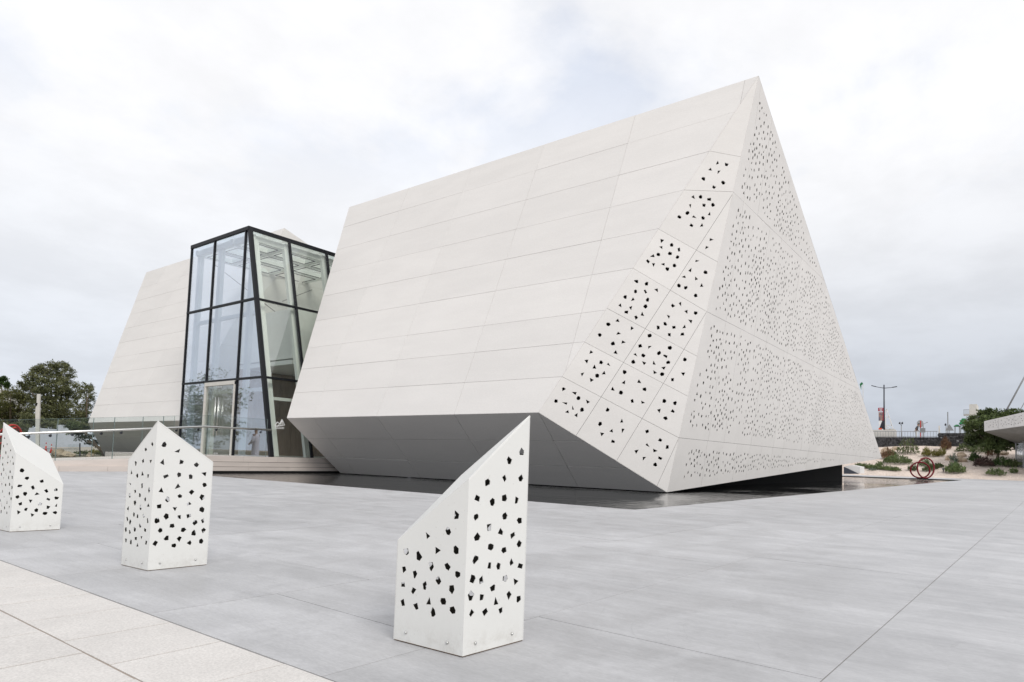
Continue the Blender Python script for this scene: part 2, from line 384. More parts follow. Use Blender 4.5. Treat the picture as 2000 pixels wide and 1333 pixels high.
# plaza of large grey slabs
plaza = bpy.data.objects.new('plaza', None); COL.objects.link(plaza); plaza['kind'] = 'structure'
g = MB(); zp = -.0045
g.poly([(-60, -90, zp), (P1.x, -90, zp), (P1.x, P1.y, zp), (P4.x-.15, 29.35, zp), (-60, 29.35, zp)])
g.poly([(P1.x, -90, zp), (150, -90, zp), (150, P2.y, zp), (P2.x, P2.y, zp), (P1.x, P1.y, zp)])
g.poly([(P2.x+.1, P2.y, zp), (150, P2.y, zp), (150, 60, zp), (P3.x+.1, 60, zp), (P3.x+.1, 40, zp)])
struct('slab_bedding', g, M['slabjoint'], plaza)
rot = -.033; cr, sr = math.cos(rot), math.sin(rot)
def grid_pt(s, t_): return Vector((1.87+s*cr-t_*sr, 6.0+s*sr+t_*cr))
f_pool_left = lambda p: (P1.x+(p.y-P1.y)*(P4.x-P1.x)/(P4.y-P1.y)-.005)-p.x if p.y > P1.y-50 else 1
f_pool_low = lambda p: (P1.y+(p.x-P1.x)*(P2.y-P1.y)/(P2.x-P1.x)-.005)-p.y
f_far = lambda p: p.x-(P2.x+(p.y-P2.y)*(P3.x-P2.x)/(P3.y-P2.y)+.005)
cells = []
DY = 1.725; DXL = 3.75
for j in range(-34, 20):
    off = (1.63 if j % 2 else .85) + .0
    for i in range(-8, 40):
        s0 = off+(i-1)*DXL; t0 = j*DY; t0b = t0+DY
        q = [grid_pt(s0, t0), grid_pt(s0+DXL, t0), grid_pt(s0+DXL, t0b), grid_pt(s0, t0b)]
        q = clip(q, lambda p: p.x-1.838); 
        if not q: continue
        q = clip(q, lambda p: 28.9-p.y)
        if not q: continue
        q = clip(q, lambda p: 96-p.x)
        if not q: continue
        a = clip(q, f_pool_left); rest = clip(q, lambda p: -f_pool_left(p))
        for k in ([a] if a else [])+([clip(rest, f_pool_low)] if rest else []):
            if k and len(k) > 2 and abs(area2(k)) > .02: cells.append(k)
        if rest:
            k = clip(clip(rest, lambda p: -f_pool_low(p)), f_far) if clip(rest, lambda p: -f_pool_low(p)) else []
            if k and abs(area2(k)) > .02: cells.append(k)
def seen(c):
    q = RW.T @ (np.array([c.x, c.y, 0])-EYE)
    if q[2] > -.2: return 1e9
    u = CX+FPX*q[0]/-q[2]; v = CY-FPX*q[1]/-q[2]
    return -q[2] if (-250 < u < 2250 and v < 1700) else 500-q[2]
cells.sort(key=lambda k: seen(sum(k, Vector((0, 0)))/len(k)))
def slab_mb(g, k, gap, z0, z1, bev=.0015):
    k = k if area2(k) > 0 else k[::-1]
    q = inset2(k, gap/2)
    if len(q) < 3: return False
    q2 = inset2(q, bev)
    if len(q2) != len(q): q2 = q
    n = len(q); b0 = len(g.v)
    g.v += [Vector((p.x, p.y, z0)) for p in q]+[Vector((p.x, p.y, z1-bev*.7)) for p in q]+[Vector((p.x, p.y, z1)) for p in q2]
    for lv in (0, 1):
        for i in range(n):
            jn = (i+1) % n; g.f.append((b0+lv*n+i, b0+lv*n+jn, b0+(lv+1)*n+jn, b0+(lv+1)*n+i)); g.m.append(0)
    g.f.append(tuple(b0+2*n+i for i in range(n))); g.m.append(0); return True
far_mb = MB()
for i, k in enumerate(cells):
    dz = random.uniform(-.0012, .0012)
    if i < 290:
        g = MB()
        if slab_mb(g, k, .007, -.004, dz): g.build('paving_slab', M['slab'], plaza)
    else: slab_mb(far_mb, k, .007, -.004, dz)
o = far_mb.build('distant_slabs', M['slab'], plaza); o['kind'] = 'stuff'
# pale footpath in front of the plaza
path = bpy.data.objects.new('footpath', None); COL.objects.link(path); path['kind'] = 'structure'
g = MB(); g.poly([(-40, -60, -.0015), (1.825, -60, -.0015), (1.825, 60, -.0015), (-40, 60, -.0015)]); struct('tile_bedding', g, M['tilejoint'], path)
g2 = MB(); nt_ = 0; tiles = []
for i in range(0, 24):
    for j in range(-14, 34):
        x1 = 1.83-i*.525; x0 = x1-.525; y0 = 2.82+(j)*.57+(0 if i % 2 == 0 else .285)
        tiles.append([Vector((x0, y0)), Vector((x1, y0)), Vector((x1, y0+.57)), Vector((x0, y0+.57))])
tiles.sort(key=lambda k: seen(sum(k, Vector((0, 0)))/4))
for n_, k in enumerate(tiles):
    dz = .0035+random.uniform(-.0010, .0010)
    k = [p+Vector((random.uniform(-.001, .001), random.uniform(-.001, .001))) for p in k]
    if n_ < 120:
        g = MB(); slab_mb(g, k, .011, -.001, dz, .0018); g.build('paving_tile', M['tile'], path)
    else: slab_mb(g2, k, .011, -.001, dz, .0018)
o = g2.build('distant_tiles', M['tile'], path); o['kind'] = 'stuff'

# ------------------------------------------------------------------ the faceted museum block
TH = math.radians(67.9)
Cc = Vector((20.884, 10.001, -.05)); A0 = Vector((18.23, 13.696, 2.603)); D0 = Vector((18.23, 29.08, 2.603))
T = Vector((23.503, 7.792, 15.587)); T2 = Vector((23.503, 32.216, 15.587)); G0 = Vector((20.884, 28.25, -.05))
F1 = Vector((21.199, 9.737, 1.861)); Rr = Vector((62.3, 9.74, 1.837))
F2 = Vector((21.962, 9.094, 6.432)); F3 = Vector((22.752, 8.414, 10.977))
R2 = Vector((62.3, 28.9, 1.837))
HT = .05; GAP = .010; GAPF = .011
def cellgrid(poly3, P, fams):
    """cut a facet into cells by families of 2D lines; fams: list of lists of (point, normal)"""
    cells = [[P.to(p) for p in poly3]]
    for (a, nrm) in fams:
        new = []
        for c in cells:
            for sgn in (1, -1):
                q = clip(c, lambda p: sgn*((p-a).dot(nrm)))
                if q and abs(area2(q)) > .02: new.append(q)
        cells = new
    return cells
def line2(P, p, q):
    a = P.to(p); b = P.to(q); e = (b-a).normalized(); return (a, Vector((-e.y, e.x)))
def build_panels(parent, poly3, P, fams, holes=None, m=None, name='panel', th=HT, gap=GAP):
    cells = cellgrid(poly3, P, fams); n = 0
    for c in cells:
        hs = []
        if holes:
            for h in holes:
                ctr = sum(h, Vector((0, 0)))/len(h); cc = c if area2(c) > 0 else c[::-1]
                if all((ctr-cc[i]).dot(Vector((-(cc[(i+1) % len(cc)]-cc[i]).y, (cc[(i+1) % len(cc)]-cc[i]).x))) > 0 for i in range(len(cc))): hs.append(h)
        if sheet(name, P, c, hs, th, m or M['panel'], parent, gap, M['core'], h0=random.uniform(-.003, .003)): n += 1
    return n
blk = thing('museum_block', 'large white concrete block with pointed prow and perforated gable beside the pool', 'museum building', 'angular museum blocks', (20.9, 10, 0))
def rel(parent, o): o.matrix_parent_inverse = parent.matrix_world.inverted()
blk.location = (0, 0, 0)
n_front = Vector((-math.sin(TH), 0, math.cos(TH))); n_soff = Vector((-1, 0, -1)).normalized()
def outward(a, b_, c, inside):
    n = (b_-a).cross(c-a).normalized()
    return n if n.dot(a-inside) > 0 else -n
ctr = (Cc+A0+D0+T+T2+Rr+R2)/7
n_strip = outward(Cc, A0, T, ctr); n_gab = outward(T, F1, Rr, ctr); n_low = outward(Cc, F1, Rr, ctr)
n_back = outward(T, Rr, R2, ctr); n_bot = outward(Cc, Rr, R2, ctr); n_end = outward(D0, T2, R2, ctr)
# liner behind the panels: the same solid 11 cm further in
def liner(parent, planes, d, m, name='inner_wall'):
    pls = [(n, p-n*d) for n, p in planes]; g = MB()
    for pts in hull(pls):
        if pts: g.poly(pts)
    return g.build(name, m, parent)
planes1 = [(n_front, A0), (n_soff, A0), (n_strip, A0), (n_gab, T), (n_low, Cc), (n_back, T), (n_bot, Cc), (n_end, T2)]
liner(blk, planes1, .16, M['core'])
# a thin backing right behind the solid faces gives the joints their brown tone
# front slope
PF = Plane(A0, (0, 1, 0), n_front)
ztop, zbot = T.z, A0.z
rows = 9
def front_fams(P, y_edges, x0, z0, T_, step=None, ks=None):
    f = []
    for k in (ks or [i*step/(T_.z-z0) for i in range(1, 14)]):
        if k > .97: break
        p = Vector((x0, 0, z0)).lerp(Vector((T_.x, 0, T_.z)), k); f.append(line2(P, p, p+Vector((0, 1, 0))))
    for y in y_edges:
        p = Vector((x0, y, z0)); f.append(line2(P, p, p+Vector((math.cos(TH), 0, math.sin(TH)))))
    return f
YJ = [pl(888, 807, n_front, A0).y, pl(735, 814, n_front, A0).y, pl(610, 815.5, n_front, A0).y, pl(1241, 225, n_front, A0).y, pl(1455, 156, n_front, A0).y]
build_panels(blk, [A0, T, T2, D0], PF, front_fams(PF, YJ, A0.x, A0.z, T, None, [(pl(u, v, n_front, A0).z-A0.z)/(T.z-A0.z) for u, v in ((1098, 736), (1141, 668), (1190, 605), (1236, 524), (1285, 447), (1335.5, 371.5), (1387, 295.5), (1434.5, 219))]), th=.018, gap=GAPF)
# soffit
PS = Plane(A0, (0, 1, 0), n_soff)
fam = []
for k in (.36, .70): p = A0.lerp(Vector((Cc.x, A0.y, Cc.z)), k); fam.append(line2(PS, p, p+Vector((0, 1, 0))))
for y in [A0.y]+YJ[:3]: p = Vector((A0.x, y, A0.z)); fam.append(line2(PS, p, p+Vector((1, 0, -1))))
build_panels(blk, [A0, D0, G0, Cc], PS, fam, th=.018, gap=GAPF+.008)
# strip with the large perforations
PT = Plane(A0, (T-A0), n_strip)
def sp(u, v): return pl(u, v, n_strip, A0)
acr = [((1098, 736), (1326, 855.5)), ((1141, 668), (1344, 774.5)), ((1190, 605), (1361, 696)), ((1236, 524), (1380, 609)), ((1285, 447), (1402.6, 512.6)), ((1335.5, 371.5), (1433.8, 375)), ((1387, 295.5), (1448, 307))]
def strip_cells():
    poly = [PT.to(p) for p in (A0, Cc, F1, T)]
    rowsP = []; rest = poly
    for a, b_ in acr:
        l = line2(PT, sp(*a), sp(*b_)); side = 1 if (PT.to(T)-l[0]).dot(l[1]) > 0 else -1
        low = clip(rest, lambda p: -side*(p-l[0]).dot(l[1])); rest = clip(rest, lambda p: side*(p-l[0]).dot(l[1]))
        rowsP.append(low)
    rowsP.append(rest)
    alongs = [((1125.5, 850.6), (1433.8, 375)), ((1205, 899), (1380.5, 609)), ((1283.8, 948), (1326, 855.5))]
    out = []
    for i, c in enumerate(rowsP):
        cs = [c]
        for k, (a, b_) in enumerate(alongs):
            if k == 2 and i > 0: continue
            if k == 1 and i > 3: continue
            if k == 0 and i > 5: continue
            l = line2(PT, sp(*a), sp(*b_)); new = []
            for q in cs:
                for s_ in (1, -1):
                    r = clip(q, lambda p: s_*(p-l[0]).dot(l[1]))
                    if r and abs(area2(r)) > .02: new.append(r)
            cs = new
        # the diagonal that bounds the third column
        out += cs
    return out
H7 = [(163,695),(217,714),(240,741),(288,759),(123,757),(168,765),(212,791),(258,802),(182,813),(229,830),(392,802),(464,859),(352,876),(411,911),(469,912),(362,928),(420,968),(598,914),(665,960),(602,986),(701,997),(640,1013),(543,1020),(584,1057),(666,1054),(639,1088),(303,503),(282,551),(357,555),(397,569),(323,580),(264,617),(337,624),(370,611),(307,645),(480,605),(476,657),(557,657),(420,694),(583,696),(461,712),(520,755),(576,762),(686,757),(743,767),(661,807),(729,809),(693,846),(444,338),(396,357),(518,377),(350,412),(449,407),(419,457),(474,452),(435,503),(610,416),(562,471),(611,477),(659,506),(716,480),(538,519),(578,519),(693,523),(525,553),(580,558),(635,557),(707,555),(683,583),(640,604),(676,617),(794,540),(785,614),(731,645),(541,133),(595,146),(537,185),(590,186),(646,181),(483,214),(522,227),(600,229),(459,259),(516,271),(588,264),(489,292),(573,304),(539,322),(732,259),(773,253),(803,290),(851,298),(708,318),(690,354),(821,341),(653,373),(737,373),(789,368),(714,411),(781,410)]
H6 = [(675,935),(725,958),(763,980),(670,971),(656,1006),(717,1001),(624,1016),(755,1020),(602,1042),(630,1059),(679,1059),(740,1063),(703,1082),(859,1040),(824,1087),(902,1100),(787,1127),(851,1131),(882,1166),(763,1168),(799,1178),(851,1219),(933,930),(908,972),(837,709),(876,706),(921,719),(824,753),(892,749),(940,748),(808,790),(765,811),(843,812),(921,792),(888,816),(827,855),(879,855),(963,528),(1010,536),(926,566),(971,579),(891,613),(994,632),(946,655)]
holes = []
for (x, y) in [(1040+a*.375, 500+b_*.375) for a, b_ in H7]+[(1040+a*.375, 120+b_*.375) for a, b_ in H6]:
    p = PT.to(sp(x, y)); holes.append(rhole(p.x, p.y, .080, .080, None, random.choice((3, 3, 3, 4, 5, 6))))
for c in strip_cells():
    cc = c if area2(c) > 0 else c[::-1]; hs = []
    for h in holes:
        q = sum(h, Vector((0, 0)))/len(h)
        if all((q-cc[i]).dot(Vector((-(cc[(i+1) % len(cc)]-cc[i]).y, (cc[(i+1) % len(cc)]-cc[i]).x))) > 0 for i in range(len(cc))): hs.append(h)
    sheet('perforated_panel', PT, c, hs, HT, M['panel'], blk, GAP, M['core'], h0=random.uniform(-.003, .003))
# gable: narrow upright panels in three courses, thousands of small slits
def scatter(P, poly3, n_try, rmin, keep):
    poly = [P.to(p) for p in poly3]; poly = poly if area2(poly) > 0 else poly[::-1]
    x0 = min(p.x for p in poly); x1 = max(p.x for p in poly); y0 = min(p.y for p in poly); y1 = max(p.y for p in poly)
    cell = {}; out = []
    for _ in range(n_try):
        p = Vector((random.uniform(x0, x1), random.uniform(y0, y1)))
        if not all((p-poly[i]).dot(Vector((-(poly[(i+1) % len(poly)]-poly[i]).y, (poly[(i+1) % len(poly)]-poly[i]).x)).normalized()) > .40 for i in range(len(poly))): continue
        d = keep(P.up(p))
        if not d: continue
        rm = rmin*d; k = (int(p.x//.5), int(p.y//.5)); bad = False
        for a in (-1, 0, 1):
            for b_ in (-1, 0, 1):
                for q in cell.get((k[0]+a, k[1]+b_), ()):
                    if (q-p).length < rm: bad = True; break
                if bad: break
            if bad: break
        if bad: continue
        cell.setdefault(k, []).append(p); out.append(p)
    return out
PG = Plane(F1, (1, 0, 0), n_gab)
XJ = [23.85+1.62*i for i in range(24)]
def course_fams(P, zs, base):
    f = []
    for z in zs:
        # point of the plane at that height
        p = base+P.b*((z-base.z)/P.b.z); f.append(line2(P, p, p+Vector((1, 0, 0))))
    return f
fam = course_fams(PG, (F2.z, F3.z), F1)
for x in XJ: p = Vector((x, F1.y, F1.z)); fam.append((PG.to(p), Vector((1, 0))))
def keepG(p):
    for z in (F1.z, F2.z, F3.z):
        if -.28 < p.z-z < .24: return 0
    fx = F1.x+(p.z-F1.z)*(T.x-F1.x)/(T.z-F1.z)
    if p.x-fx < .60: return 0
    if min(abs(p.x-x) for x in XJ) < .10: return 0
    for k in range(0, 24, 3):                       # a solid band beside every third joint
        if 0 < p.x-XJ[k]+1.62 < .30: return 0
    v = noise.noise(Vector((p.x*.55, p.z*.75, 3.3)))
    if v < -.50: return 0
    return 1.2-.6*max(-.3, min(.5, v))
hg = [rhole(p.x, p.y, random.uniform(.052, .072), random.uniform(.065, .09)) for p in scatter(PG, [F1, Rr, T], 50000, .20, keepG)]
build_panels(blk, [F1, Rr, T], PG, fam, hg, name='gable_panel', th=.016)
PL = Plane(F1, (1, 0, 0), n_low)
fam = []
for x in XJ: p = Vector((x-.05, F1.y, F1.z)); fam.append((PL.to(p), Vector((1, 0))))
def keepL(p):
    if p.z > F1.z-.2 or p.x < 22.1: return 0
    if min(abs(p.x-x+.05) for x in XJ) < .10: return 0
    edge = Cc.z+(p.x-Cc.x)*(Rr.z-Cc.z)/(Rr.x-Cc.x)
    if p.z-edge < .36: return 0
    v = noise.noise(Vector((p.x*.55, p.z*1.4, 9.3)))
    return 0 if v < -.5 else 1.15
hl = [rhole(p.x, p.y, random.uniform(.052, .07), random.uniform(.065, .085)) for p in scatter(PL, [Cc, F1, Rr], 16000, .19, keepL)]
build_panels(blk, [Cc, F1, Rr], PL, fam, hl, name='lower_panel', th=.016)
# hidden faces closed with plain cladding
for nm, pts, n in (('back_wall', [T, Rr, R2, T2], n_back), ('underside', [Cc, G0, R2, Rr], n_bot), ('end_wall', [D0, T2, R2, G0], n_end)):
    g = MB(); g.poly([p-n*.02 for p in pts]); g.build(nm, M['panel'] if nm != 'underside' else M['blackstone'], blk)
# black plinth under the block
g = MB(); g.prism([(24.5, 11.8, -.4), (56.8, 11.78, -.4), (56.8, 27, -.4), (24.5, 27, -.4)], [(24.5, 11.8, .10), (56.8, 11.78, 1.52), (56.8, 27, 1.52), (24.5, 27, .10)])
g.build('plinth', M['blackstone'], blk)

# ------------------------------------------------------------------ second block, beyond the entrance
b2 = thing('museum_block', 'smaller looking white block left of the glass entrance, its far end leaning outward', 'museum building', 'angular museum blocks')
E2 = Vector((18.23, 40.0, 2.603)); E2b = Vector((18.23, 53.65, 2.603)); T3 = Vector((23.503, 38.95, 15.587)); T4 = Vector((23.503, 59.2, 15.587))
B2a = Vector((20.884, 40.25, -.05)); B2b = Vector((20.884, 57.3, -.05)); R3 = Vector((62.3, 37.0, 1.837)); R4 = Vector((62.3, 57.6, 1.837))
F1b = Vector((21.199, 57.5, 1.861))
c2 = (E2+E2b+T3+T4+B2a+B2b+R3+R4)/8
n_e2 = outward(E2, T3, R3, c2); n_s2 = outward(E2b, T4, B2b, c2); n_g2 = outward(T4, F1b, R4, c2); n_l2 = outward(B2b, F1b, R4, c2)
n_bk2 = outward(T3, R3, R4, c2); n_bt2 = outward(B2a, R3, R4, c2)
liner(b2, [(n_front, E2), (n_soff, E2), (n_e2, T3), (n_s2, T4), (n_g2, T4), (n_bk2, T3), (n_bt2, B2a)], .16, M['core'])
PF2 = Plane(E2, (0, 1, 0), n_front)
YJ2 = [pl(300, 700, n_front, E2).y, pl(349, 640, n_front, E2).y+.2, pl(204, 770, n_front, E2).y]
YJ2 = [43.4, 47.4, 51.4, 55.4]
build_panels(b2, [E2, T3, T4, E2b], PF2, front_fams(PF2, YJ2, E2.x, E2.z, T3, 1.265), th=.018, gap=GAPF)
PS2 = Plane(E2, (0, 1, 0), n_soff); fam = []
for k in (.36, .70): p = E2.lerp(Vector((B2a.x, E2.y, B2a.z)), k); fam.append(line2(PS2, p, p+Vector((0, 1, 0))))
for y in YJ2: p = Vector((E2.x, y, E2.z)); fam.append(line2(PS2, p, p+Vector((1, 0, -1))))
build_panels(b2, [E2, E2b, B2b, B2a], PS2, fam)
PE2 = Plane(E2, (1, 0, 0), n_e2); fam = course_fams(PE2, (5.0, 7.4, 9.8, 12.2), E2)
for x in (21.5, 24.7, 27.9, 31.1, 34.3, 37.5): fam.append((PE2.to(Vector((x, E2.y, E2.z))), Vector((1, 0))))
build_panels(b2, [E2, T3, R3, B2a], PE2, fam)
for nm, pts, n in (('back_wall', [T3, R3, R4, T4], n_bk2), ('far_strip', [E2b, T4, F1b, B2b], n_s2), ('far_gable', [T4, R4, F1b], n_g2), ('underside', [B2a, B2b, R4, R3], n_bt2)):
    g = MB(); g.poly([p-n*.02 for p in pts]); g.build(nm, M['panel'], b2)

# ------------------------------------------------------------------ entrance platform, steps and ramp
plat = thing('entrance_platform', 'cream stone platform of three courses under the glass entrance', 'platform')
FZ = .68; YE = 28.9
zs = [(.03, .205), (.222, .425), (.442, .683)]
def stone_course(z0, z1, x0, x1, y0, n, nm='stone_slab'):
    xs = [x0+(x1-x0)*i/n for i in range(n+1)]
    for i in range(n):
        g = MB(); g.box((xs[i]+.003, y0, z0), (xs[i+1]-.003, YE+.115, z1)); g.build(nm, M['stone'], plat)
for k, (z0, z1) in enumerate(zs):
    stone_course(z0, z1, 14.4 if k == 2 else 12.2, 24.6, YE+.035*k if k < 2 else YE+.07, 6)
g = MB(); g.box((14.5, YE+.118, -.3), (26, YE+.119, .679)); g.box((12.2, YE+.118, -.3), (14.5, YE+.119, .44)); g.box((12.25, YE+.01, -.3), (26, YE+.1, .026)); g.build('shadow_gap_wall', M['blackstone'], plat)  # thin black sheets paint the shade in the gaps between and below courses
g = MB(); g.box((14.42, YE+.12, .02), (27.5, 39.8, FZ-.002)); g.build('landing', M['stone'], plat)
# ramp down to the left
ramp = thing('ramp', 'sloping cream stone ramp rising from the left to the entrance landing', 'ramp')
def rz(x): return FZ if x > 14.4 else FZ-(14.4-x)*.0535
g = MB(); X0 = 1.0
g.prism([(X0, YE+.10, -.02), (14.4, YE+.10, -.02), (14.4, YE+3.2, -.02), (X0, YE+3.2, -.02)], [(X0, YE+.10, rz(X0)), (14.4, YE+.10, FZ), (14.4, YE+3.2, FZ), (X0, YE+3.2, rz(X0))])
g.build('ramp_body', M['stone'], ramp)
for i in range(7):
    x0 = 1.0+i*1.6; g = MB(); g.box((x0+.004, YE, -.02), (x0+1.6-.004, YE+.098, .20)); g.build('kerb_stone', M['stone'], ramp)
# glass balustrade along the ramp and landing
rail = thing('glass_railing', 'clear glass balustrade with round steel handrail along the ramp and landing', 'railing')
YR = 29.25
posts = [X0+.3, 3.2, 5.2, 7.1, 8.97, 10.85, 12.67, 14.53, 17.35]
def rt(x): return 2.48 if x > 14.4 else 2.48-(14.4-x)*.096
def rr_(x): return 1.97 if x > 14.4 else 1.97-(14.4-x)*.096
for i in range(len(posts)-1):
    a, b_ = posts[i]+.006, posts[i+1]-.006
    g = MB(); g.prism([(a, YR-.012, rz(a)-.10), (b_, YR-.012, rz(b_)-.10), (b_, YR+.012, rz(b_)-.10), (a, YR+.012, rz(a)-.10)],
                      [(a, YR-.012, rt(a)), (b_, YR-.012, rt(b_)), (b_, YR+.012, rt(b_)), (a, YR+.012, rt(a))])
    p = g.build('glass_panel', M['glass_clear'], rail)
    g = MB()
    for x in (a, b_): g.bar((x, YR, rz(x)-.1), (x, YR, rt(x)), .008, .026, (1, 0, 0))
    g.bar((a, YR, rt(a)), (b_, YR, rt(b_)), .026, .009, (0, 1, 0))
    g.build('glass_edge', M['glass_edge'], p)
g = MB(); g.tube([(X0, YR-.12, rr_(X0)), (14.35, YR-.12, 1.97), (17.5, YR-.12, 1.98)], .046, 12); g.build('handrail', M['steel'], rail, True)
for x in (2.2, 4.2, 6.1, 8.1, 8.75, 9.45, 10.4, 11.1, 12.2, 13.2, 14.1, 14.9, 17.0):
    g = MB(); z = rr_(x); g.tube([(x, YR-.12, z), (x, YR-.12, z-.07), (x, YR-.02, z-.12)], .012, 6); g.tube([(x, YR-.05, z-.12), (x, YR-.014, z-.12)], .05, 12)
    g.build('bracket', M['darkmetal'], rail, True)
rail2 = thing('glass_railing', 'second clear glass balustrade on the far side of the ramp', 'railing')
pb_ = [X0+.3, 4.5, 7.7, ony(180.6, 860, 32.1).x, ony(277, 860, 32.1).x, 14.4]
for a, b_ in zip(pb_[:-1], pb_[1:]):
    a += .006; b_ -= .006; y = 32.1; g = MB()
    g.prism([(a, y, rz(a)-.1), (b_, y, rz(b_)-.1), (b_, y+.024, rz(b_)-.1), (a, y+.024, rz(a)-.1)], [(a, y, rt(a)), (b_, y, rt(b_)), (b_, y+.024, rt(b_)), (a, y+.024, rt(a))])
    p = g.build('glass_panel', M['glass_clear'], rail2); g = MB()
    for x in (a, b_): g.bar((x, y+.012, rz(x)-.1), (x, y+.012, rt(x)), .008, .026, (1, 0, 0))
    g.build('glass_edge', M['glass_edge'], p)

# ------------------------------------------------------------------ glass entrance tower
tw = thing('glass_tower', 'tall glass entrance tower with black frames and a leaning corner between the two white blocks', 'glass tower')
XT = 18.08; Y0, YM1, YM2, YL = 30.07, 33.60, 36.87, 39.55
ZL = [FZ, 4.72, 8.90, 12.85]; SL = (33.32-30.07)/(12.85-.68); XE = 28.5
def yr(z): return Y0+(z-FZ)*SL
nR = Vector((0, -1, SL)).normalized()
fw = .17
def bar(name, a, b_, w=fw, d=.16, side=None, m='black', parent=None, off=(0, 0, 0)):
    g = MB(); o_ = Vector(off); g.bar(Vector(a)+o_, Vector(b_)+o_, w, d, side); return g.build(name, M[m], parent or tw)
# black outer frame
for y in (YL, YM2):
    bar('mullion', (XT, y, FZ), (XT, y, ZL[3]), .10, .11, (0, 1, 0))
bar('mullion', (XT, YM1, FZ), (XT, YM1, ZL[3]), .10, .11, (0, 1, 0))
bar('corner_mullion', (XT, yr(FZ), FZ), (XT, yr(ZL[3]), ZL[3]), .20, .18, (1, 0, 0), off=(.05, 0, 0))
for i, z in enumerate(ZL):
    if i == 0: continue
    w = .20 if i == 3 else .11
    a = XT-.004 if i < 3 else XT-.01
    bar('transom', (a, YL+.06, z), (a, yr(z)-.05, z), w, .12, (0, 0, 1))
    bar('transom', (XT-.05, yr(z)-.006, z-.003), (XE, yr(z)-.006, z-.003), w, .12, (0, 0, 1))
XM = [20.42, 22.86, 25.3, 27.7]
for x in XM: bar('mullion', (x, yr(FZ), FZ), (x, yr(ZL[3]), ZL[3]), .12, .13, (1, 0, 0))
# panes
ys = [YL, YM2, YM1]
for r in range(3):
    z0, z1 = ZL[r], ZL[r+1]
    for c in range(3):
        if r == 0 and c == 1: continue                      # the doorway
        if c < 2: q = [(XT, ys[c], z0), (XT, ys[c+1], z0), (XT, ys[c+1], z1), (XT, ys[c], z1)]
        else: q = [(XT, YM1, z0), (XT, yr(z0), z0), (XT, yr(z1), z1), (XT, YM1, z1)]
        g = MB(); g.prism(q, [Vector(p)+Vector((.02, 0, 0)) for p in q]); g.build('glass_pane', M['glass_blue'], tw)
    xs = [XT]+XM
    for c in range(len(XM)):
        q = [(xs[c], yr(z0), z0), (xs[c+1], yr(z0), z0), (xs[c+1], yr(z1), z1), (xs[c], yr(z1), z1)]
        g = MB(); g.prism(q, [Vector(p)+Vector((0, .02, 0)) for p in q]); g.build('glass_pane', M['glass_green'], tw)
# door
zd = ZL[1]-.10
dr = thing('tmp', None, None); bpy.data.objects.remove(dr)
g = MB()
for y, w in ((YM2-.10, .14), (YM1+.10, .10)): g.bar((XT-.02, y, FZ), (XT-.02, y, zd), w, .18, (0, 1, 0))
g.bar((XT-.022, YM2-.031, zd-.07), (XT-.022, YM1+.05, zd-.07), .20, .185, (0, 0, 1))
g.build('door_frame', M['offwhite'], tw)
ym = (YM1+YM2)/2+.02
for (a, b_, s_) in ((YM2-.17, ym+.01, 1), (ym-.01, YM1+.15, -1)):
    g = MB(); g.box((XT-.04, min(a, b_), FZ+.02), (XT-.02, max(a, b_), zd-.19)); d_ = g.build('door', M['glass_green'], tw)
    for dx in (-.16, .06):
        g = MB(); yh = ym+s_*.16; g.tube([(XT+dx, yh, FZ+1.05), (XT+dx, yh, FZ+3.1)], .028, 10)
        for z in (FZ+1.3, FZ+2.85): g.tube([(XT+dx, yh, z), (XT-.03, yh, z)], .014, 6)
        g.build('handle', M['steel'], d_, True)
    g = MB(); yy = (a, b_)[0 if s_ > 0 else 1]
    for z in (FZ+.02, zd-.30): g.box((XT-.055, min(ym+s_*.02, ym+s_*.22), z), (XT-.005, max(ym+s_*.02, ym+s_*.22), z+.1))
    g.build('patch_fitting', M['steel'], d_)
# white inner frame, set in behind the glass
IN = .42
def wb(name, a, b_, w=.34, d=.22, side=(0, 1, 0)): return bar(name, a, b_, w, d, side, 'frame')
for y in (YL-.25, YM2, YM1-.1): wb('inner_column', (XT+IN, y, FZ), (XT+IN, y, ZL[3]-.5))
for x in XM: wb('inner_column', (x, yr(FZ)+IN, FZ), (x, yr(ZL[3]-.4)+IN, ZL[3]-.4), .30, .22, (1, 0, 0))
wb('inner_column', (XT+.62, yr(FZ)+.55, FZ), (XT+.62, yr(ZL[3]-.4)+.55, ZL[3]-.4), .24, .22, (1, 0, 0))
for z in (4.72, 8.9): 
    wb('inner_beam', (XT+IN+.10, YL, z-.55), (XT+IN+.10, yr(z)+.7, z-.55), .20, .16, (0, 0, 1))
wb('inner_beam', (XT+IN, yr(4)+IN+.1, 3.7), (XE, yr(4)+IN+.1, 3.7), .16, .14, (0, 0, 1))
# roof: white beams with glass above
zt = ZL[3]-.10
for y in (33.75, 35.4, 37.3, 39.3): wb('roof_beam', (XT+.15, y, zt-.25), (XE, y, zt-.25), .30, .26, (0, 0, 1))
for x in (18.45, 20.42, 22.86, 25.3, 27.7): wb('roof_beam', (x, 33.5, zt-.24), (x, 39.5, zt-.24), .295, .25, (0, 0, 1))
for k, (x0_, x1_) in enumerate(((18.75, 20.2), (20.65, 22.6), (23.1, 25.05))):
    for (y0_, y1_) in ((34.0, 35.15), (35.65, 37.05), (37.55, 39.05)):
        g = MB()
        for a, b_ in (((x0_, y0_), (x1_, y0_)), ((x1_, y0_), (x1_, y1_)), ((x1_, y1_), (x0_, y1_)), ((x0_, y1_), (x0_, y0_))): g.bar((*a, zt-.405), (*b_, zt-.405), .035, .035, (0, 0, 1))
        g.build('ceiling_trim', M['black'], tw)
g = MB(); g.box((XT+.1, 33.45, ZL[3]-.02), (XE, YL, ZL[3]+.02)); g.build('glass_roof', M['glass_green'], tw)
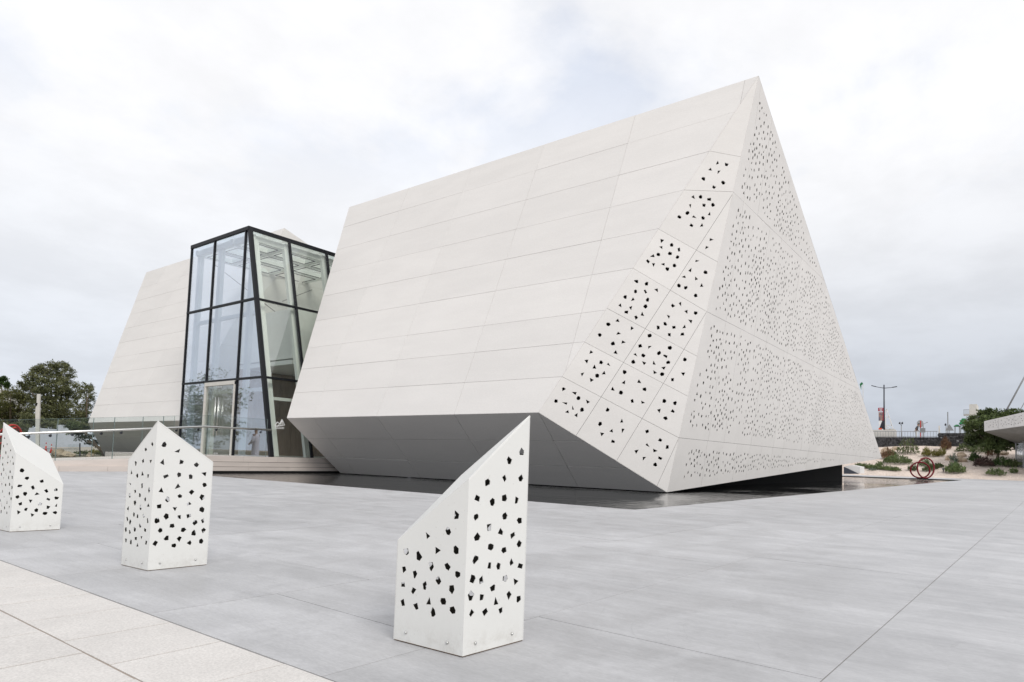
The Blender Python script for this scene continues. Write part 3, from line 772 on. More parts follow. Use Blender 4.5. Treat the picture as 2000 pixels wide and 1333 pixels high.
# upper floor edge, back wall, brown lower wall
g = MB(); g.box((21.2, 33.6, 6.3), (XE, 39.3, 9.2)); g.build('gallery_parapet', M['plaster'], tw)
g = MB(); g.box((21.16, 33.55, 5.95), (XE, 39.3, 6.2)); g.build('gallery_edge', M['frame'], tw)
for i in range(8):
    g = MB(); x = 20.9+i*.92; g.box((x, 38.6, FZ), (x+.9, 38.8, 5.9)); g.build('wall_board', M['brown'], tw)
g = MB(); g.box((XE, 31, FZ), (XE+.15, 39.5, ZL[3]-.5)); g.build('back_wall', M['glass_green'], tw)
g = MB(); g.box((XT+.1, Y0+.1, FZ), (XE, YL, FZ+.012)); g.build('floor', M['floor'], tw)
for a, b_ in (((19.2, 39.2, 12.1), (25.6, 33.8, 6.0)), ((26, 39.2, 12.1), (20.4, 33.6, 9.4))):
    g = MB(); g.tube([a, b_], .018, 6); g.build('tie_rod', M['black'], tw)
# emblem on the glass: a line drawing of the peaked building over two short lines of print
def gl(u, v): p = pl(u, v, nR, (XT, Y0, FZ)); return p+nR*.03
g = MB()
pts = [(536, 832), (541, 825), (546, 829), (550, 819.5), (555, 831), (540, 833), (536, 832)]
for a, b_ in zip(pts[:-1], pts[1:]): g.bar(gl(*a), gl(*b_), .035, .008, nR.cross(Vector((1, 0, 0))))
for a, b_ in (((546, 829), (540, 833)), ((550, 819.5), (547.5, 833)), ((550, 819.5), (551.5, 832))): g.bar(gl(*a), gl(*b_), .025, .008, nR.cross(Vector((1, 0, 0))))
for v in (834.8, 837.4):
    u = 536.
    while u < 554.5: w = random.uniform(.8, 2.2); g.bar(gl(u, v+(u-536)*.04), gl(u+w, v+(u+w-536)*.04), .030, .006, nR.cross(Vector((1, 0, 0)))); u += w+.5
g.build('emblem', M['hedge'], tw)

# ------------------------------------------------------------------ bollards
def hcol(base, u, v):
    """height of the pixel row above the ground point base"""
    r = ray(u, v); k = (base.x*r[0]+base.y*r[1])/(r[0]**2+r[1]**2); return 1+k*r[2]
ST = .004
def bollard(label, corners, heights, faces_holes, seed):
    """corners: 4 ground points counter-clockwise seen from above; heights: of each corner"""
    random.seed(seed)
    root = thing('bollard', label, 'bollard', 'perforated white bollards along the edge of the plaza', (corners[0].x, corners[0].y, 0))
    root.location = (0, 0, 0); cen = sum(corners, Vector((0, 0, 0)))/4
    for i in range(4):
        a = corners[i]; b_ = corners[(i+1) % 4]; n = (b_-a).cross(Vector((0, 0, 1))).normalized()
        if n.dot(a-cen) < 0: n = -n
        P = Plane(a, b_-a, n); z0 = .006; Lg = (b_-a).length
        poly = [P.to(a+Vector((0, 0, z0))), P.to(b_+Vector((0, 0, z0))), P.to(b_+Vector((0, 0, heights[(i+1) % 4]))), P.to(a+Vector((0, 0, heights[i])))]
        hs = []
        src, plane_pts = faces_holes[i]
        for (x, y) in plane_pts:
            if src == 'px': q = P.to(pl(x, y, n, a))
            else: q = P.to(a+(b_-a)*x+Vector((0, 0, y)))
            hs.append(rhole(q.x, q.y, .0225*random.uniform(.85, 1.1), .0235*random.uniform(.85, 1.15), None, random.choice((3, 4, 4, 5, 5, 6))))
        sheet('side_panel', P, poly, hs, ST, M['white'], root, .0, M['inner'])
        for fx in (.19, .79):
            g = MB(); c = a+(b_-a)*fx+Vector((0, 0, .055)); g.tube([c-n*.001, c+n*.005, c+n*.008], [.008, .0075, .004], 8); g.build('screw', M['steel'], root, True)
    g = MB(); top = [corners[i]+Vector((0, 0, heights[i])) for i in range(4)]
    nn = (top[1]-top[0]).cross(top[2]-top[0]).normalized(); nn = nn if nn.z > 0 else -nn
    ins = [p+(Vector((cen.x, cen.y, p.z))-p)*.010 for p in top]
    g.prism([p-nn*.008 for p in ins], [p+nn*.0015 for p in ins]); g.build('top_panel', M['white'], root)
    g = MB(); g.prism([c+(cen-c)*.012+Vector((0, 0, .002)) for c in corners], [c+(cen-c)*.012+Vector((0, 0, .0075)) for c in corners]); g.build('base_plate', M['rust'], root)
    return root
z5 = lambda l: [(720+a*.39003, 780+b_*.39003) for a, b_ in l]
zr6 = lambda l: [(220+a*.24, 810+b_*.24) for a, b_ in l]
zr7 = lambda l: [(a*.17995, 815+b_*.17995) for a, b_ in l]
b3L = z5([(438,580),(397,661),(292,684),(344,759),(436,757),(187,763),(251,786),(312,836),(394,839),(175,851),(230,877),(444,879),(348,910),(281,937),(171,932),(415,951),(223,960),(372,1012),(297,1010),(170,1018),(236,1037),(322,1069),(420,1057)])
b3R = z5([(766,265),(704,305),(680,396),(763,396),(596,419),(546,497),(620,517),(680,498),(740,506),(539,589),(681,588),(757,608),(604,641),(661,666),(722,682),(543,692),(611,739),(680,758),(754,725),(534,802),(606,835),(651,836),(717,815),(759,836),(521,900),(564,905),(683,897),(737,911),(623,946),(512,986),(565,993),(639,1010),(702,984),(751,1000),(516,1074),(583,1066),(661,1057)])
b2L = zr6([(320,243),(268,286),(187,396),(246,378),(310,382),(151,470),(199,498),(242,486),(288,499),(143,560),(239,580),(295,615),(181,623),(220,658),(139,662),(262,689),(180,720),(288,744),(227,759),(127,767),(172,816),(201,831),(251,826),(115,856),(141,876),(284,863),(222,905),(106,938),(177,935),(262,941),(138,962),(188,1007),(233,1003),(106,1023),(147,1040),(201,1063),(270,1044)])
b2R = zr6([(420,245),(527,293),(412,385),(558,386),(684,409),(436,503),(541,492),(635,508),(746,483),(528,587),(394,618),(747,573),(643,633),(549,665),(446,692),(728,673),(620,730),(380,747),(507,766),(729,775),(438,829),(544,835),(618,823),(362,865),(672,881),(736,864),(484,907),(387,941),(575,940),(661,967),(740,944),(440,1006),(541,1012),(350,1047),(625,1045),(721,1030),(499,1067)])
b1R = zr7([(240,580),(293,662),(452,695),(217,749),(360,765),(505,801),(608,788),(272,833),(401,842),(187,866),(524,891),(614,876),(332,910),(221,940),(435,946),(521,975),(611,955),(282,1003),(397,1013),(199,1036),(347,1060),(489,1046),(598,1036)])
def gen(hA, hB, n=36):
    o_ = []
    for _ in range(900):
        x = random.uniform(.08, .92); z = random.uniform(.20, 1.2)
        if z > hA+(hB-hA)*x-.10: continue
        if all(math.hypot((x-p[0])*.45, z-p[1]) > .072 for p in o_): o_.append((x, z))
    return o_
random.seed(3)
def boll(label, pm, pr, plft, hm, hr, hl, front, right, seed):
    """pm: near corner, pr: right corner, plft: left corner (ground); heights likewise; the fourth closes the square"""
    pb = pl_ = plft+pr-pm; hb = hr+hl-hm
    # order m -> r -> b -> l (counter-clockwise from above)
    return bollard(label, [pm, pr, pb, plft], [hm, hr, hb, hl], [('px', right) if right else ('fr', gen(hm, hr)), ('fr', gen(hr, hb)), ('fr', gen(hb, hl)), ('px', front) if front else ('fr', gen(hl, hm))], seed)
pm, pr_, pl_ = gz(903, 1285), gz(1022, 1252), gz(768, 1250)
hr = hcol(pr_, 1034, 812); hl_ = hcol(pl_, 776, 1055); boll('nearest white bollard, its sharp tip rising in front of the dark soffit', pm, pr_, pl_, (hr+hl_)/2, hr, hl_, b3L, b3R, 11)
HT3, HL3 = hr, hl_; HM3 = (hr+hl_)/2
pm, pr_, pl_ = gz(288, 1116), gz(404, 1104), gz(236, 1104)
boll('white bollard with its peak at the near corner, in front of the ramp railing', pm, pr_, pl_, hcol(pm, 306, 822), HM3, HM3, b2L, b2R, 12)
pm, pr_ = gz(18.5, 1040), gz(117, 1035); pl_ = pm+Vector((-.02, .46, 0))
boll('white bollard cut off by the left edge of the picture, its sloped top facing us', pm, pr_, pl_, HM3, HL3, HT3, None, b1R, 13)

# ------------------------------------------------------------------ foliage helpers
def leaves(g, c, rad, n, size, mi=0, up=0.0, long=1.6, shell=.35):
    for _ in range(n):
        while True:
            d = Vector((random.uniform(-1, 1), random.uniform(-1, 1), random.uniform(-1, 1)))
            if shell < d.length < 1: break
        p = Vector((c[0]+d.x*rad[0], c[1]+d.y*rad[1], c[2]+d.z*rad[2]))
        a = Vector((random.gauss(0, 1), random.gauss(0, 1), random.gauss(0, .8)+up)).normalized(); b_ = a.orthogonal().normalized()
        b_ = (b_*math.cos(random.uniform(0, 6.28))+a.cross(b_)*math.sin(random.uniform(0, 6.28)))
        s = size*random.uniform(.6, 1.35)
        g.poly([p-b_*s*.35, p+a*s*long*.5-b_*s*.1, p+a*s*long, p+a*s*long*.5+b_*s*.42], mi)
def tree(name, label, base, h, crowns, m_leaf, trunk_r, nleaf, size, group=None, cat='tree', lean=(0, 0), kinds=None):
    root = thing(name, label, cat, group)
    g = MB(); top = Vector(base)+Vector((lean[0], lean[1], h*.45))
    mid = Vector(base).lerp(top, .5)+Vector((random.uniform(-.2, .2), random.uniform(-.2, .2), 0))
    g.tube([base, mid, top], [trunk_r, trunk_r*.8, trunk_r*.6], 8)
    tr = g.build('trunk', M['bark'], root, True)
    for c, r in crowns:
        g = MB(); c = Vector(c); q = top.lerp(c, .55)+Vector((random.uniform(-.3, .3), random.uniform(-.3, .3), -.1*h*.3))
        g.tube([top-Vector((0, 0, h*random.uniform(0, .18))), q, c+Vector((0, 0, r[2]*.3))], [trunk_r*.5, trunk_r*.32, trunk_r*.08], 6); g.build('limb', M['bark'], tr, True)
    g = MB(); tot = sum(r[0]*r[1]*r[2] for c, r in crowns)**.66 or 1; s_ = sum((r[0]*r[1]*r[2])**.66 for c, r in crowns)
    for c, r in crowns:
        k = int(nleaf*(r[0]*r[1]*r[2])**.66/s_); ns = max(6, k//55)
        for _ in range(ns):                             # sub-clumps give an uneven outline
            while True:
                d = Vector((random.uniform(-1, 1), random.uniform(-1, 1), random.uniform(-1, 1)))
                if d.length < 1: break
            cc = Vector((c[0]+d.x*r[0]*.85, c[1]+d.y*r[1]*.85, c[2]+d.z*r[2]*.85)); sr_ = random.uniform(.12, .36)
            leaves(g, cc, (r[0]*sr_, r[1]*sr_, r[2]*sr_*.8), k//ns, size, shell=0.0)
    g.build('crown', m_leaf, root)
    return root
def rock(name, label, p, s, cat='rock', group=None, seed=1):
    bm = bmesh.new(); bmesh.ops.create_icosphere(bm, subdivisions=3, radius=1)
    for v in bm.verts:
        n = noise.noise(v.co*1.1+Vector((seed*3.1, 0, 0)))*.45+noise.noise(v.co*3+Vector((0, seed*2.1, 0)))*.12
        v.co *= 1+n; v.co.x *= s[0]; v.co.y *= s[1]; v.co.z *= s[2]
    me = bpy.data.meshes.new(name); bm.to_mesh(me); bm.free(); me.materials.append(M['rock'])
    o = bpy.data.objects.new(name, me); o.location = p; o.scale = (.58, .58, .66) if name == 'boulder' else (.5, .5, .55); o.rotation_euler.z = seed; COL.objects.link(o); return tag(o, label, cat, group)
def clump(name, label, p, r, m_, n, size, cat='plant', up=1.6, long=2.2, group=None, stems=0):
    g = MB(); g2 = MB(); p = Vector(p)
    for _ in range(n):
        a = random.uniform(0, 6.28); k = math.sqrt(random.random()); q = Vector((p.x+r[0]*k*math.cos(a), p.y+r[1]*k*math.sin(a), p.z+random.uniform(.0, 1)*r[2]*(1-k*k*.7)))
        leaves(g, q, (.01, .01, .01), 1, size, up=up, long=long, shell=0)
    root = thing(name, label, cat, group)
    g.build('leaves', m_, root)
    for _ in range(max(3, stems)):
        a = random.uniform(0, 6.28); k = random.random()*.7
        q = Vector((p.x+r[0]*k*math.cos(a), p.y+r[1]*k*math.sin(a), p.z-.05))
        g2.tube([q, q+Vector((random.uniform(-.1, .1), random.uniform(-.1, .1), r[2]*.9))], [.03*size*3+.01, .008], 5)
    g2.build('stem', M['bark'], root)
    return root

# ------------------------------------------------------------------ right-hand garden slope, wall and what stands beyond
XA, XB = 96.0, 125.0
zB = onx(1810, 872, XB).z
def tz(x, y):
    if x < XA: return 0.0
    k = min(1, (x-XA)/(XB-XA)); side = min(1, max(0, (y+4)/6)) if y < 2 else 1
    return (zB*k**.9+noise.noise(Vector((x*.12, y*.12, 0)))*.35*k)*1.0
g = MB(); NX, NY = 40, 70; ya, yb = -45, 75
g.v = [Vector((XA+(XB-XA)*i/NX, ya+(yb-ya)*j/NY, tz(XA+(XB-XA)*i/NX, ya+(yb-ya)*j/NY)+noise.noise(Vector((i*1.7, j*1.3, 4)))*.06*(i > 0))) for i in range(NX+1) for j in range(NY+1)]
for i in range(NX):
    for j in range(NY): k = i*(NY+1)+j; g.f.append((k, k+NY+1, k+NY+2, k+1)); g.m.append(0)
o = g.build('gravel_slope', M['gravel'], None, True); o['kind'] = 'structure'
def ontz(u, v):
    r = ray(u, v); t_ = XA/r[0]-2
    for _ in range(1600):
        p = EYE+r*t_
        if p[2] <= tz(p[0], p[1]) and p[0] >= XA-1: break
        t_ += .03
    return Vector((p[0], p[1], p[2]))
# loose stones on the slope
g = MB()
for _ in range(5200):
    x = random.uniform(XA, XB-.5); y = random.uniform(-6, 26); s = random.uniform(.05, .14); z = tz(x, y)
    q = [Vector((x+s*math.cos(a+random.random()), y+s*math.sin(a), z-.02)) for a in (0, 1.57, 3.14, 4.71)]
    b0 = len(g.v); g.v += q+[Vector((x, y, z+s*.8))]
    for i in range(4): g.f.append((b0+i, b0+(i+1) % 4, b0+4)); g.m.append(0)
o = g.build('loose_gravel', M['gravel']); tag(o, 'pale loose stones scattered over the garden slope', 'gravel', None, 'stuff')
g = MB(); g.box((84.5, 5.2, -.02), (XA-.01, 40, .004)); struct('far_terrace', g, M['slab'])
# dark stone retaining wall
wall = thing('retaining_wall', 'dark volcanic stone wall at the top of the gravel slope', 'stone wall')
ya_, yb_ = onx(1960, 846, XB).y-6, onx(1690, 854, XB).y+12
ystep = onx(1832, 850, XB).y; zt1 = onx(1770, 854, XB).z; zt2 = onx(1880, 846, XB).z
g = MB(); g.box((XB+.25, ya_, zB-2.5), (XB+1.2, yb_, zt1-.06)); g.box((XB+.25, ya_, zt1-.062), (XB+1.2, ystep, zt2-.06)); g.build('wall_core', M['lava'], wall)
cnt = 0; gs = MB(); zr = zB-.9; row = 0
while zr < zt2:
    h = random.uniform(.20, .30); y = ya_
    while y < yb_:
        w = random.uniform(.2, .62); top = min(zr+h, zt1 if y+w/2 > ystep else zt2)
        if top-zr > .08:
            d = random.uniform(-.05, .06); tg = MB() if (cnt < 290 and 0 < y < 17 and zr > zB+.1) else gs
            j_ = [random.uniform(.0, .06) for _ in range(4)]
            tg.prism([(XB-.12+d, y+j_[0], zr+j_[1]), (XB-.12+d, y+w-j_[2], zr+j_[3]), (XB-.12+d, y+w-j_[0], top-j_[1]), (XB-.12+d, y+j_[2], top-j_[3])][::-1],
                     [(XB+.3, y+.015, zr+.01), (XB+.3, y+w-.015, zr+.01), (XB+.3, y+w-.015, top-.01), (XB+.3, y+.015, top-.01)][::-1])
            if tg is not gs: tg.build('wall_stone', M['lava'] if random.random() > .04 else M['grey'], wall); cnt += 1
        y += w
    zr += h
o = gs.build('outer_wall_stones', M['lava'], wall); o['kind'] = 'stuff'
# upper road level behind the wall
g = MB(); g.poly([(XB+1.2, -60, zt1-.25), (400, -60, zt1-.25), (400, 120, zt1-.25), (XB+1.2, 120, zt1-.25)]); struct('upper_road', g, M['soil'])
ZU = zt1-.25
# metal fence on the wall
fence = thing('metal_fence', 'grey metal bar fence standing on the lower part of the stone wall', 'fence')
yf0, yf1 = ystep+.1, onx(1700, 845, XB).y; hf = onx(1770, 843, XB+.6).z-zt1
g = MB(); g.bar((XB+.6, yf0, zt1+hf), (XB+.6, yf1, zt1+hf), .09, .09); g.build('top_rail', M['grey'], fence)
g = MB(); g.bar((XB+.6, yf0, zt1+.12), (XB+.6, yf1, zt1+.12), .07, .07); g.build('bottom_rail', M['grey'], fence)
y = yf0+.2
while y < yf1: g = MB(); g.bar((XB+.6, y, zt1-.1), (XB+.6, y, zt1+hf), .045, .045); g.build('bar', M['grey'], fence); y += .42
def post(u, v, x, z0, w, name='pole', label=None, cat='pole', m='grey'):
    p = onx(u, v, x); g = MB(); g.box((p.x-w/2, p.y-w/2, z0), (p.x+w/2, p.y+w/2, p.z)); o = g.build(name, M[m]); tag(o, label, cat); return o
post(1834.5, 832, XB+.7, zt1-.2, .22, 'fence_post', 'pale square post where the metal fence meets the higher wall', 'post', 'offwhite')
post(1851, 805, XB+14, ZU, .16, 'mast', 'thin grey mast standing alone behind the stone wall', 'pole')
# white parapet
g = MB(); a = onx(1706, 840, XB+2); b_ = onx(1750, 840, XB+2); g.box((XB+2, b_.y, ZU), (XB+2.5, a.y+8, a.z)); o = g.build('parapet', M['offwhite']); tag(o, 'white parapet behind the fence, below the street lamp', 'parapet')
# street lamp with banner
lp = onx(1727, 845, XB+4); lamp = thing('street_lamp', 'tall dark street lamp with two arms carrying a red and black banner', 'street lamp')
ztop_ = onx(1727, 752, XB+4).z
g = MB(); g.tube([(lp.x, lp.y, ZU), (lp.x, lp.y, ztop_)], [.17, .11], 10); g.build('pole', M['darkmetal'], lamp, True)
for (u, v, s_) in ((1702, 753.5, 1), (1752, 755.5, -1)):
    e = onx(u, v, XB+4); g = MB(); z1 = onx(1727, 758.5, XB+4).z; m_ = onx((u+1727)/2, (v+758.5)/2+.6, XB+4)
    g.tube([(lp.x, lp.y, z1), m_, e.lerp(m_, .25)], [.06, .05, .04], 6); ar = g.build('arm', M['darkmetal'], lamp, True)
    g = MB(); q = e.lerp(m_, .75); g.bar(q, e, .30, .13, (1, 0, 0)); g.build('lamp_head', M['darkmetal'], lamp)
def bann(name, u0, v0, u1, v1, m_, x=XB+3.9, dx=.05):
    a = onx(u0, v0, x); b_ = onx(u1, v1, x); g = MB(); g.box((x, b_.y, b_.z), (x+dx, a.y, a.z)); return g.build(name, M[m_], ban)
ban = thing('banner', 'vertical banner with red heading, city picture and black wedge, hung on the street lamp', 'banner')
bann('heading_panel', 1715, 797, 1725.6, 803.5, 'bannerred'); bann('picture_panel', 1716, 805.6, 1725.6, 822, 'bannerpic')
bann('white_panel', 1716.5, 822.1, 1725.6, 838, 'hedge', XB+3.92); bann('red_margin', 1724.3, 803.6, 1725.6, 822, 'bannerred', XB+3.85)
g = MB(); q = [onx(1717, 838, XB+3.88), onx(1725.6, 838, XB+3.88), onx(1725.6, 816, XB+3.88)]; g.prism(q, [p+Vector((.03, 0, 0)) for p in q]); g.build('black_wedge', M['bannerdark'], ban)
bann('orange_spot', 1716, 836.5, 1722.5, 839.5, 'orange', XB+3.8)
for k, v in enumerate((798.6, 801.2)):
    bann('heading_print', 1717+k, v, 1723.5-k*.5, v+1.1, 'hedge', XB+3.86, .02)
# white lattice frame beside the lamp
lat = thing('lattice_frame', 'white triangular lattice frame standing right of the street lamp', 'frame')
A_, B_, C_ = onx(1732, 800, XB+9), onx(1744, 838, XB+9), onx(1730, 838, XB+9); A2 = onx(1729, 803, XB+9)
for a, b_ in ((A_, B_), (A2, C_), (A2, A_), (onx(1731, 815, XB+9), onx(1736.5, 815, XB+9)), (onx(1731, 831, XB+9), onx(1742, 831, XB+9)), (onx(1731, 833, XB+9), onx(1740, 838, XB+9))):
    g = MB(); g.bar(a, b_, .16, .16); g.build('member', M['hedge'], lat)
g = MB(); g.box((XB+9, B_.y-.3, ZU), (XB+9.3, C_.y+.3, B_.z-.02)); g.build('base', M['offwhite'], lat)
# floodlight pole, signs, distant street light
def flood(label, u, v0, x, heads, m='grey'):
    t_ = thing('floodlight_pole', label, 'floodlight'); p = onx(u, v0, x); g = MB(); g.tube([(p.x, p.y, ZU), (p.x, p.y, p.z)], .08, 8); g.build('pole', M[m], t_, True)
    for du, dv in heads:
        q = onx(u+du, v0+dv, x); g = MB(); g.bar((p.x, p.y, p.z), q, .06, .06); g.tube([q+Vector((-.15, 0, -.1)), q+Vector((.15, 0, .12))], [.17, .12], 10); g.build('lamp_head', M['darkmetal'], t_, True)
flood('slim pole with two round floodlights behind the fence', 1760.5, 832, XB+12, ((-3.2, -5.5), (1.8, -5.5)))
flood('short pole with one floodlight beside the warning sign', 1848, 834, XB+10, ((-1.2, -4.5),))
sg = thing('road_sign', 'round grey sign with an upright red bar on a post behind the fence', 'road sign')
c = onx(1797.5, 828, XB+3); g = MB(); sn = Vector((1, 1.0, 0)).normalized(); g.tube([c, c+sn*.06], .62, 24); g.build('disc', M['grey'], sg); 
g = MB(); g.tube([c-sn*.02, c], .52, 24); g.build('disc_face', M['grey'], sg)
g = MB(); g.box((c.x-.06, c.y-.13, c.z-.62), (c.x-.03, c.y+.13, c.z+.52)); g.build('red_bar', M['orangered'], sg)
g = MB(); g.box((c.x+.08, c.y-.07, ZU), (c.x+.2, c.y+.07, c.z)); g.build('post', M['orangered'], sg)
g = MB(); g.box((c.x+.02, c.y-.75, c.z-1.5), (c.x+.07, c.y+.1, c.z-.75)); g.build('lower_plate', M['grey'], sg)
sg = thing('warning_sign', 'small grey triangular warning sign on a post right of the mast', 'road sign')
c = onx(1854.5, 836, XB+8); g = MB(); q = [c+Vector((0, -.65, -.5)), c+Vector((0, .65, -.5)), c+Vector((0, 0, .65))]; g.prism(q, [p+Vector((.05, 0, 0)) for p in q]); g.build('triangle', M['grey'], sg)
g = MB(); g.box((c.x+.06, c.y-.05, ZU), (c.x+.14, c.y+.05, c.z)); g.build('post', M['grey'], sg)
sl_ = thing('street_lamp', 'small distant street lamp with one curved arm right of the round sign', 'street lamp')
p = onx(1803, 829, XB+40); e = onx(1810, 825.6, XB+40); g = MB(); g.tube([(p.x, p.y, ZU), p, e], [.10, .08, .05], 6); g.build('pole', M['grey'], sl_, True)
g = MB(); g.bar(e, onx(1812, 825.2, XB+40), .3, .14, (1, 0, 0)); g.build('lamp_head', M['grey'], sl_)
# green climbing frame / shelter, flag, white roof hut
gr = thing('play_tower', 'green topped play frame on thin legs behind the stone wall', 'play frame')
for k, (u0, v0, u1, v1) in enumerate(((1863, 830, 1876, 833.5), (1873, 818, 1892, 829))):
    a = onx(u0, v0, XB+16); b_ = onx(u1, v1, XB+16); yc = (a.y+b_.y)/2; w = (a.y-b_.y)/2
    q = [(a.x-1, yc-w, b_.z), (a.x+1, yc-w, b_.z), (a.x+1, yc+w, b_.z), (a.x-1, yc+w, b_.z)]
    g = MB(); g.prism(q, [Vector((a.x, yc, a.z))+(Vector(p)-Vector((a.x, yc, p[2])))*.35 for p in q]); g.build('canopy', M['green'], gr)
    for (dy, dx) in ((-.8, -.8), (.8, -.8), (-.8, .8), (.8, .8)):
        g = MB(); g.bar((a.x+dx, yc+dy*w, ZU), (a.x+dx, yc+dy*w*.8, b_.z), .07, .07); g.build('leg', M['grey'], gr)
fl = thing('flag', 'green flag flying just behind the slope of the white gable', 'flag')
q = [onx(u, v, XB+20) for u, v in ((1679, 750.5), (1683.5, 746.5), (1686, 750), (1682.5, 753), (1682, 762))]
g = MB(); g.prism(q, [p+Vector((.05, .02, 0)) for p in q]); g.build('cloth', M['green'], fl)
g = MB(); p = onx(1685.6, 750, XB+20.2); g.tube([(p.x, p.y, ZU), p], .05, 6); g.build('flagpole', M['offwhite'], fl)
hut = thing('hilltop_building', 'pale flat building with a small railed balcony behind the green tree', 'building')
a = onx(1893, 790, XB+22); b_ = onx(1908, 808, XB+22); g = MB(); g.box((a.x, b_.y, ZU), (a.x+6, a.y, a.z)); g.build('wall', M['offwhite'], hut)
a = onx(1882, 808, XB+21); b_ = onx(1893, 815, XB+21); g = MB(); g.box((a.x, b_.y, a.z-.4), (a.x+.9, a.y, a.z-.1)); g.build('balcony_floor', M['offwhite'], hut)
zr_ = onx(1885, 800.5, XB+21).z
g = MB(); g.bar((a.x, a.y, zr_), (a.x, b_.y, zr_), .06, .06); g.build('balcony_rail', M['grey'], hut)
for i in range(6): y = a.y+(b_.y-a.y)*i/5; g = MB(); g.bar((a.x, y, a.z-.4), (a.x, y, zr_), .05, .05); g.build('balcony_bar', M['grey'], hut)
# ------------------------------------------------------------------ people
def skin_mesh(name, pts, edges, radii, m_, parent, loc, rz_=0.0, sc=1.0):
    me = bpy.data.meshes.new(name); R_ = Matrix.Rotation(rz_, 3, 'Z')
    me.from_pydata([tuple(R_ @ (Vector(p)*sc)+Vector(loc)) for p in pts], edges, []); me.materials.append(m_)
    ob = bpy.data.objects.new(name, me); link(ob, parent); ob.modifiers.new('skin', 'SKIN')
    for i, r in enumerate(radii): me.skin_vertices[0].data[i].radius = (r*sc, r*sc)
    me.skin_vertices[0].data[0].use_root = True
    s_ = ob.modifiers.new('sub', 'SUBSURF'); s_.levels = 1; s_.render_levels = 2; ob.modifiers['skin'].use_smooth_shade = True
    return ob
def person(label, loc, rz_, robe, lean=0.0, sc=1.49):
    """standing adult, 1.75 m; lean bends the trunk forward (+x)"""
    root = thing('person', label, 'person'); s, c = math.sin(lean), math.cos(lean)
    def up(x, y, z): d = z-.95; return (x*c+d*s, y, .95+d*c-x*s) if z > .95 else (x, y, z)
    P_ = [(0, 0, .95), up(0, 0, 1.15), up(0, 0, 1.38), up(0, 0, 1.5), up(.01, 0, 1.60), up(.02, 0, 1.70)]
    Rd = [.145, .135, .15, .055, .085, .075]; E_ = [(0, 1), (1, 2), (2, 3), (3, 4), (4, 5)]
    for sy in (-1, 1):
        k = len(P_); P_ += [(0, sy*.09, .86), (.03, sy*.11, .48), (0, sy*.12, .07), (.13, sy*.13, .03)]; Rd += [.095, .06, .04, .035]; E_ += [(0, k), (k, k+1), (k+1, k+2), (k+2, k+3)]
        k = len(P_); P_ += [up(0, sy*.19, 1.40), up(.03, sy*.25, 1.12), up(.2, sy*.2, .97 if lean == 0 else 1.0), up(.27, sy*.18, .96 if lean == 0 else 1.02)]; Rd += [.06, .045, .033, .03]; E_ += [(2, k), (k, k+1), (k+1, k+2), (k+2, k+3)]
    skin_mesh('body', P_, E_, Rd, M['skin'], root, loc, rz_, sc)
    if robe:
        g = MB(); R_ = Matrix.Rotation(rz_, 3, 'Z')
        rings = [(.06, .24, .19), (.4, .21, .17), (.8, .185, .155), (1.05, .17, .15), (1.3, .215, .155), (1.42, .17, .12), (1.48, .08, .08)]
        b0 = 0; n = 20
        for z, ry, rx in rings:
            for j in range(n):
                a = 2*math.pi*j/n; f = 1+.05*math.sin(a*6+z*3)*(z < 1.1); g.v.append(R_ @ (Vector((rx*math.cos(a)*f, ry*math.sin(a)*f, z))*sc)+Vector(loc))
        for i in range(len(rings)-1):
            for j in range(n): j2 = (j+1) % n; g.f.append((i*n+j, i*n+j2, (i+1)*n+j2, (i+1)*n+j)); g.m.append(0)
        g.build('robe', M['robe'], root, True)
        for sy in (-1, 1): skin_mesh('sleeve', [(0, sy*.17, 1.40), (.03, sy*.25, 1.12), (.17, sy*.21, .99)], [(0, 1), (1, 2)], [.085, .075, .06], M['robe'], root, loc, rz_, sc)
        g = MB(); g.tube([R_ @ (Vector((.01, 0, z))*sc)+Vector(loc) for z in (1.66, 1.72, 1.76)], [.105*sc, .105*sc, .085*sc], 16); g.build('cap', M['stone'], root, True)
    else:
        skin_mesh('jacket', [up(0, 0, .98), up(0, 0, 1.15), up(0, 0, 1.40)]+[up(0, sy*.19, 1.40) for sy in (-1, 1)]+[up(.03, sy*.25, 1.12) for sy in (-1, 1)]+[up(.18, sy*.2, 1.0) for sy in (-1, 1)],
                  [(0, 1), (1, 2), (2, 3), (2, 4), (3, 5), (4, 6), (5, 7), (6, 8)], [.17, .165, .17, .085, .085, .065, .065, .05, .05], M['darkmetal'], root, loc, rz_, sc)
        skin_mesh('trousers', [(0, 0, .97)]+[(0, sy*.09, .86) for sy in (-1, 1)]+[(.03, sy*.11, .48) for sy in (-1, 1)]+[(0, sy*.12, .10) for sy in (-1, 1)],
                  [(0, 1), (0, 2), (1, 3), (2, 4), (3, 5), (4, 6)], [.155, .115, .115, .08, .08, .065, .065], M['offwhite'], root, loc, rz_, sc)
        g = MB(); R_ = Matrix.Rotation(rz_, 3, 'Z'); hc = Vector(up(.01, 0, 1.70)); g.tube([R_ @ (hc*sc+Vector((0, 0, z)))+Vector(loc) for z in (-.05, .06, .13)], [.135, .125, .06], 10); g.build('hair', M['black'], root, True)
    return root
pw = onx(1789, 846, XB+1.5)
person('person in a dark jacket and pale trousers bending forward behind the metal fence', (pw.x, pw.y, ZU+.0), math.radians(-80), False, .38, 1.55)
person('person in white robe and cap, seen mirrored in the tower glass', (10.6, 44.5, -.03), math.radians(60), True)

